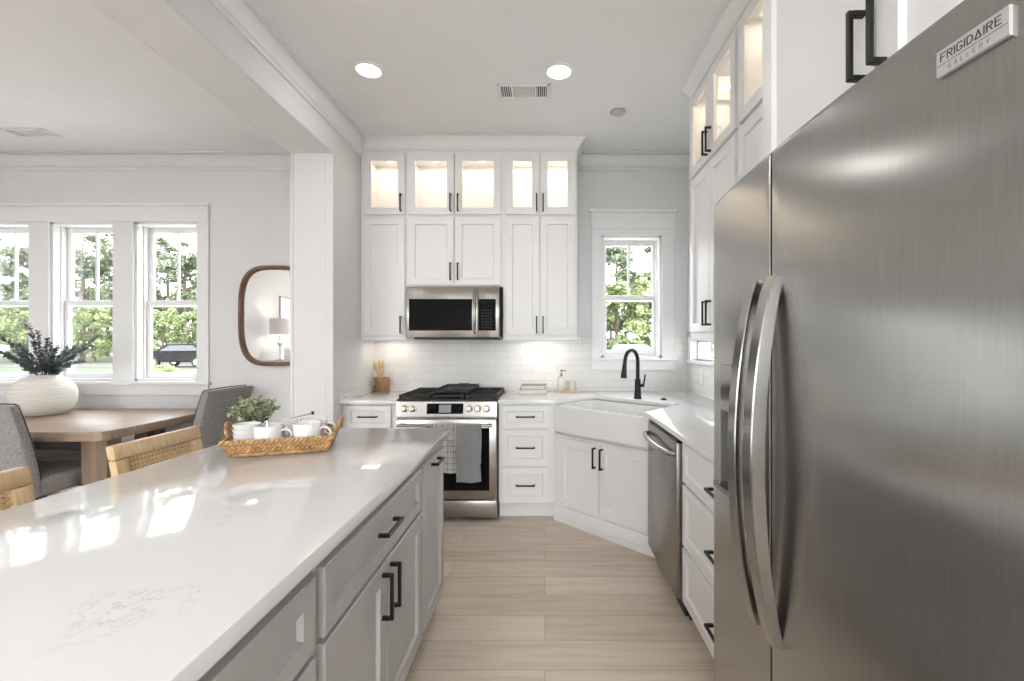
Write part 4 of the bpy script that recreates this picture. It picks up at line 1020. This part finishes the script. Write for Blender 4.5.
mb = MB(); mb.loft([rrect(.18, .2, .015, 0), rrect(.19, .21, .015, .01), rrect(.19, .21, .015, .25), rrect(.18, .2, .015, .26)]); o = mb.build('storage_box', M['shade']); o.location = (-5.30, -1.22, 1.006); tag(o, 'white storage box on the chest, seen only in the mirror', 'box')

# ------------------------------------------------------------------ outdoors
GZ = -.25
mb = MB(); mb.box(-140, 90, YB+.3, 140, GZ-.3, GZ); mb.box(-140, XL-.4, -60, YB+.3, GZ-.3, GZ); mb.box(XR+.4, 90, -60, YB+.3, GZ-.3, GZ); mb.box(XL-.4, XR+.4, -60, YR-.4, GZ-.3, GZ); struct('ground', mb, M['lawn'])
mb = MB(); mb.box(-12, XL-.4, -14, 8, GZ, GZ+.03); mb.box(XL-.4, 8, -14, YR-.4, GZ, GZ+.03); mb.box(XL-.4, XR+.4, YB+.3, 8, GZ, GZ+.03); mb.box(XR+.4, 8, YR-.4, 8, GZ, GZ+.03); struct('bounce_slab', mb, M['bounce_slab'])  # unseen pale slab, added to bounce daylight onto the ceilings
mb = MB(); mb.box(-140, 60, 30, 35.6, GZ, GZ+.02); struct('road', mb, M['road'])
def car(name, label, loc, rz, paint, glassy):
    t = thing(name, label, 'car', loc, rz)
    prof = [(-2.3, .35), (-2.35, .7), (-2.25, 1.0), (-1.3, 1.08), (-.55, 1.55), (1.2, 1.58), (1.95, 1.12), (2.3, 1.02), (2.32, .6), (2.25, .35)]
    mb = MB(); mb.loft([[Vector((x, y*(1 if z < 1.09 else .82), z)) for x, z in prof] for y in (-.92, .92)]); bmesh.ops.bevel(mb.bm, geom=mb.bm.edges[:], offset=.05, segments=2, affect='EDGES'); mb.build('body', paint, t)
    for e in (-1, 1):
        mb = MB(); mb.loft([[Vector((x, e*yy, z)) for x, z, yy in ((-1.08, 1.10, .925+o), (-.48, 1.47, .80+o), (1.1, 1.49, .80+o), (1.65, 1.12, .915+o))] for o in (-.05, .012)]); mb.build('side_window', glassy, t)
    mb = MB(); mb.loft([[Vector((x, y, z)) for x, z, y in ((-1.25-o, 1.12, -.75), (-.6-o, 1.53, -.65), (-.6-o, 1.53, .65), (-1.25-o, 1.12, .75))] for o in (-.03, .02)]); mb.build('windshield', glassy, t)
    for x in (-1.45, 1.45):
        for e in (-1, 1):
            mb = MB(); R = Matrix.Translation((x, e*.84, .34)) @ Matrix.Rotation(PI/2, 4, 'X'); mb.lathe([(.2, -.11), (.33, -.11), (.34, -.09), (.34, .09), (.33, .11), (.2, .11)], n=24, mat=R); wh = mb.build('wheel', M['tyre'], t)
            mb = MB(); mb.lathe([(.21, -.118), (.21, .118)], n=20, mat=R); mb.build('rim', M['chrome'], wh)
car('suv', 'charcoal suv parked on the road outside the right dining window', (-24.9, 31.2, GZ+.02), 0, M['carpaint'], M['cardark'])
car('sedan', 'pale green car roof visible at the foot of the sink window', (4.55, 23.5, GZ), PI/2, M['carpaint2'], M['cardark'])
t = thing('garden_shed', 'small white gabled shed behind the parked suv', 'shed', (-30.3, 36.9, GZ))
mb = MB(); mb.loft([[Vector((x, y, z)) for x, z in ((-1.5, 0), (-1.5, 1.2), (0, 2.2), (1.5, 1.2), (1.5, 0))] for y in (-1.5, 1.5)]); mb.build('wall', M['shedwall'], t)
mb = MB()
for e in (-1, 1): mb.loft([[Vector((x, y, z)) for x, z in ((0, 2.24), (e*1.75, 1.06), (e*1.75, 1.14), (0, 2.34))] for y in (-1.7, 1.7)])
mb.build('roof', M['shingle'], t); t.scale = (.62, .5, .72)
def tree_mesh(kind, seed):
    rnd = random.Random(seed); lm = MB(); tm = MB()
    def blob(c, r, n, sz):
        for _ in range(n):
            d_ = Vector((rnd.gauss(0, 1), rnd.gauss(0, 1), rnd.gauss(0, 1))).normalized(); p = c+Vector((d_.x*r[0], d_.y*r[0], d_.z*r[1]))*rnd.random()**.4
            a = Vector((rnd.gauss(0, 1), rnd.gauss(0, 1), rnd.gauss(0, .7))).normalized(); b = a.cross(Vector((rnd.gauss(0, 1), rnd.gauss(0, 1), rnd.gauss(0, 1)))).normalized()
            s_ = sz*rnd.uniform(.6, 1.2)
            lm.bm.faces.new([lm.bm.verts.new(p+q) for q in (a*s_, b*s_*.6, -a*s_, -b*s_*.6)])
    if kind == 'pine':
        tm.tube([(0, 0, 0), (.1, .05, 6), (.0, 0, 12)], [.22, .16, .05], 8)
        for k in range(30):
            z = rnd.uniform(4.2, 12.3); R = 2.3*(1-((z-7.5)/6.2)**2)**.5 if abs(z-7.5) < 6 else .6; a = rnd.uniform(0, 2*PI); rr = R*rnd.uniform(.3, 1)
            c = Vector((rr*math.cos(a), rr*math.sin(a), z)); tm.tube([(0, 0, z-.5), c], [.05, .02], 5); blob(c, (rnd.uniform(.5, .95), rnd.uniform(.3, .55)), 150, .18)
    elif kind == 'broad':
        tm.tube([(0, 0, 0), (.1, 0, 2), (.0, .1, 5)], [.2, .15, .05], 8)
        for k in range(34):
            z = rnd.uniform(1.2, 7.2); R = 2.6*math.sqrt(max(.08, 1-((z-3.8)/3.7)**2)); a = rnd.uniform(0, 2*PI); rr = R*rnd.uniform(.35, 1)
            c = Vector((rr*math.cos(a), rr*math.sin(a), z)); tm.tube([(0, 0, max(.5, z-1)), c], [.05, .015], 5); blob(c, (rnd.uniform(.6, 1.0), rnd.uniform(.45, .75)), 170, .18)
    else:
        tm.tube([(0, 0, 0), (0, 0, .8)], [.06, .03], 6)
        for k in range(16):
            a = rnd.uniform(0, 2*PI); rr = rnd.uniform(0, .8); c = Vector((rr*math.cos(a), rr*math.sin(a), rnd.uniform(.3, 1.1))); blob(c, (.42, .36), 90, .075)
    return lm, tm
PROTO = {}
def tree(kind, x, y, s, rz, label, group, leaf, sz=None):
    key = (kind, leaf, random.randrange(2))
    if key not in PROTO:
        lm, tm = tree_mesh(kind, hash((kind, key[2])) % 1000 if False else {'pine': 3, 'broad': 11, 'shrub': 23}[kind]+key[2])
        r = thing({'pine': 'pine_tree', 'broad': 'leafy_tree', 'shrub': 'shrub'}[kind], label, 'shrub' if kind == 'shrub' else 'tree', group=group)
        lm.build('crown', M[leaf], r, recalc=False, smooth=False); tm.build('trunk', M['bark'], r); PROTO[key] = r; o = r
    else: o = copy_tree(PROTO[key])
    o.location = (x, y, GZ); o.rotation_euler = (0, 0, rz); o.scale = (s, s, sz or s); o['label'] = label; o['group'] = group
    return o
rt = random.Random(5)
for row, Y0 in enumerate((45, 50.5)):
    n = int((.66*Y0)/5.0)+1
    for k in range(n):
        X = -(.69*Y0+(k+.5*row)*5.0+rt.uniform(-.3, .3)); tree('pine', X, Y0+rt.uniform(-.4, .4), rt.uniform(.92, 1.08), rt.uniform(0, 6), 'tall sparse pine in the stand beyond the road outside the dining windows', 'pines outside the dining windows', 'pineleaf')
for k in range(9):
    X = -(27.5+k*2.95); tree('broad', X, 39.2+(k % 2)*1.2+rt.uniform(-.2, .2), rt.uniform(.62, .72), rt.uniform(0, 6), 'leafy green tree in front of the pines outside the dining windows', 'leafy trees outside the dining windows', 'treeleaf' if k % 2 else 'treeleaf2')
for k in range(8):
    tree('broad', -(41+k*5.6), 58+(k % 2)*1.5, 1.25, k*1.3, 'large leafy tree far behind the pines outside the dining windows', 'far leafy trees outside the dining windows', 'treeleaf')
for k in range(4):
    tree('broad', 2.6+k*5.4, 43+(k % 2)*1.5, 1.15, k*1.7, 'large leafy tree far behind the pines outside the sink window', 'far leafy trees outside the sink window', 'treeleaf')
for k in range(4):
    X = 1.6+k*2.9; tree('broad', X, 30+(k % 2)*1.0, rt.uniform(.72, .8)+(.22 if k == 0 else 0), rt.uniform(0, 6), 'leafy tree outside the sink window', 'trees outside the sink window', 'treeleaf2' if k % 2 == 0 else 'treeleaf')
for k in range(4):
    X = 2.4+k*3.6; tree('pine', X, 36+(k % 2)*1.5, rt.uniform(.74, .86), rt.uniform(0, 6), 'pine rising behind the leafy trees outside the sink window', 'pines outside the sink window', 'pineleaf')
for k in range(3): tree('shrub', -18.9-k*1.35, 22.5+.3*k, .45, k, 'low green shrub on the lawn before the parked suv', 'shrubs on the lawn', 'treeleaf2')
for k in range(3): tree('shrub', 4.0+k*.3, 12.5-k*2.4, 1.12, k, 'green shrub outside the low strip window on the right wall', 'shrubs outside the strip window', 'treeleaf2')
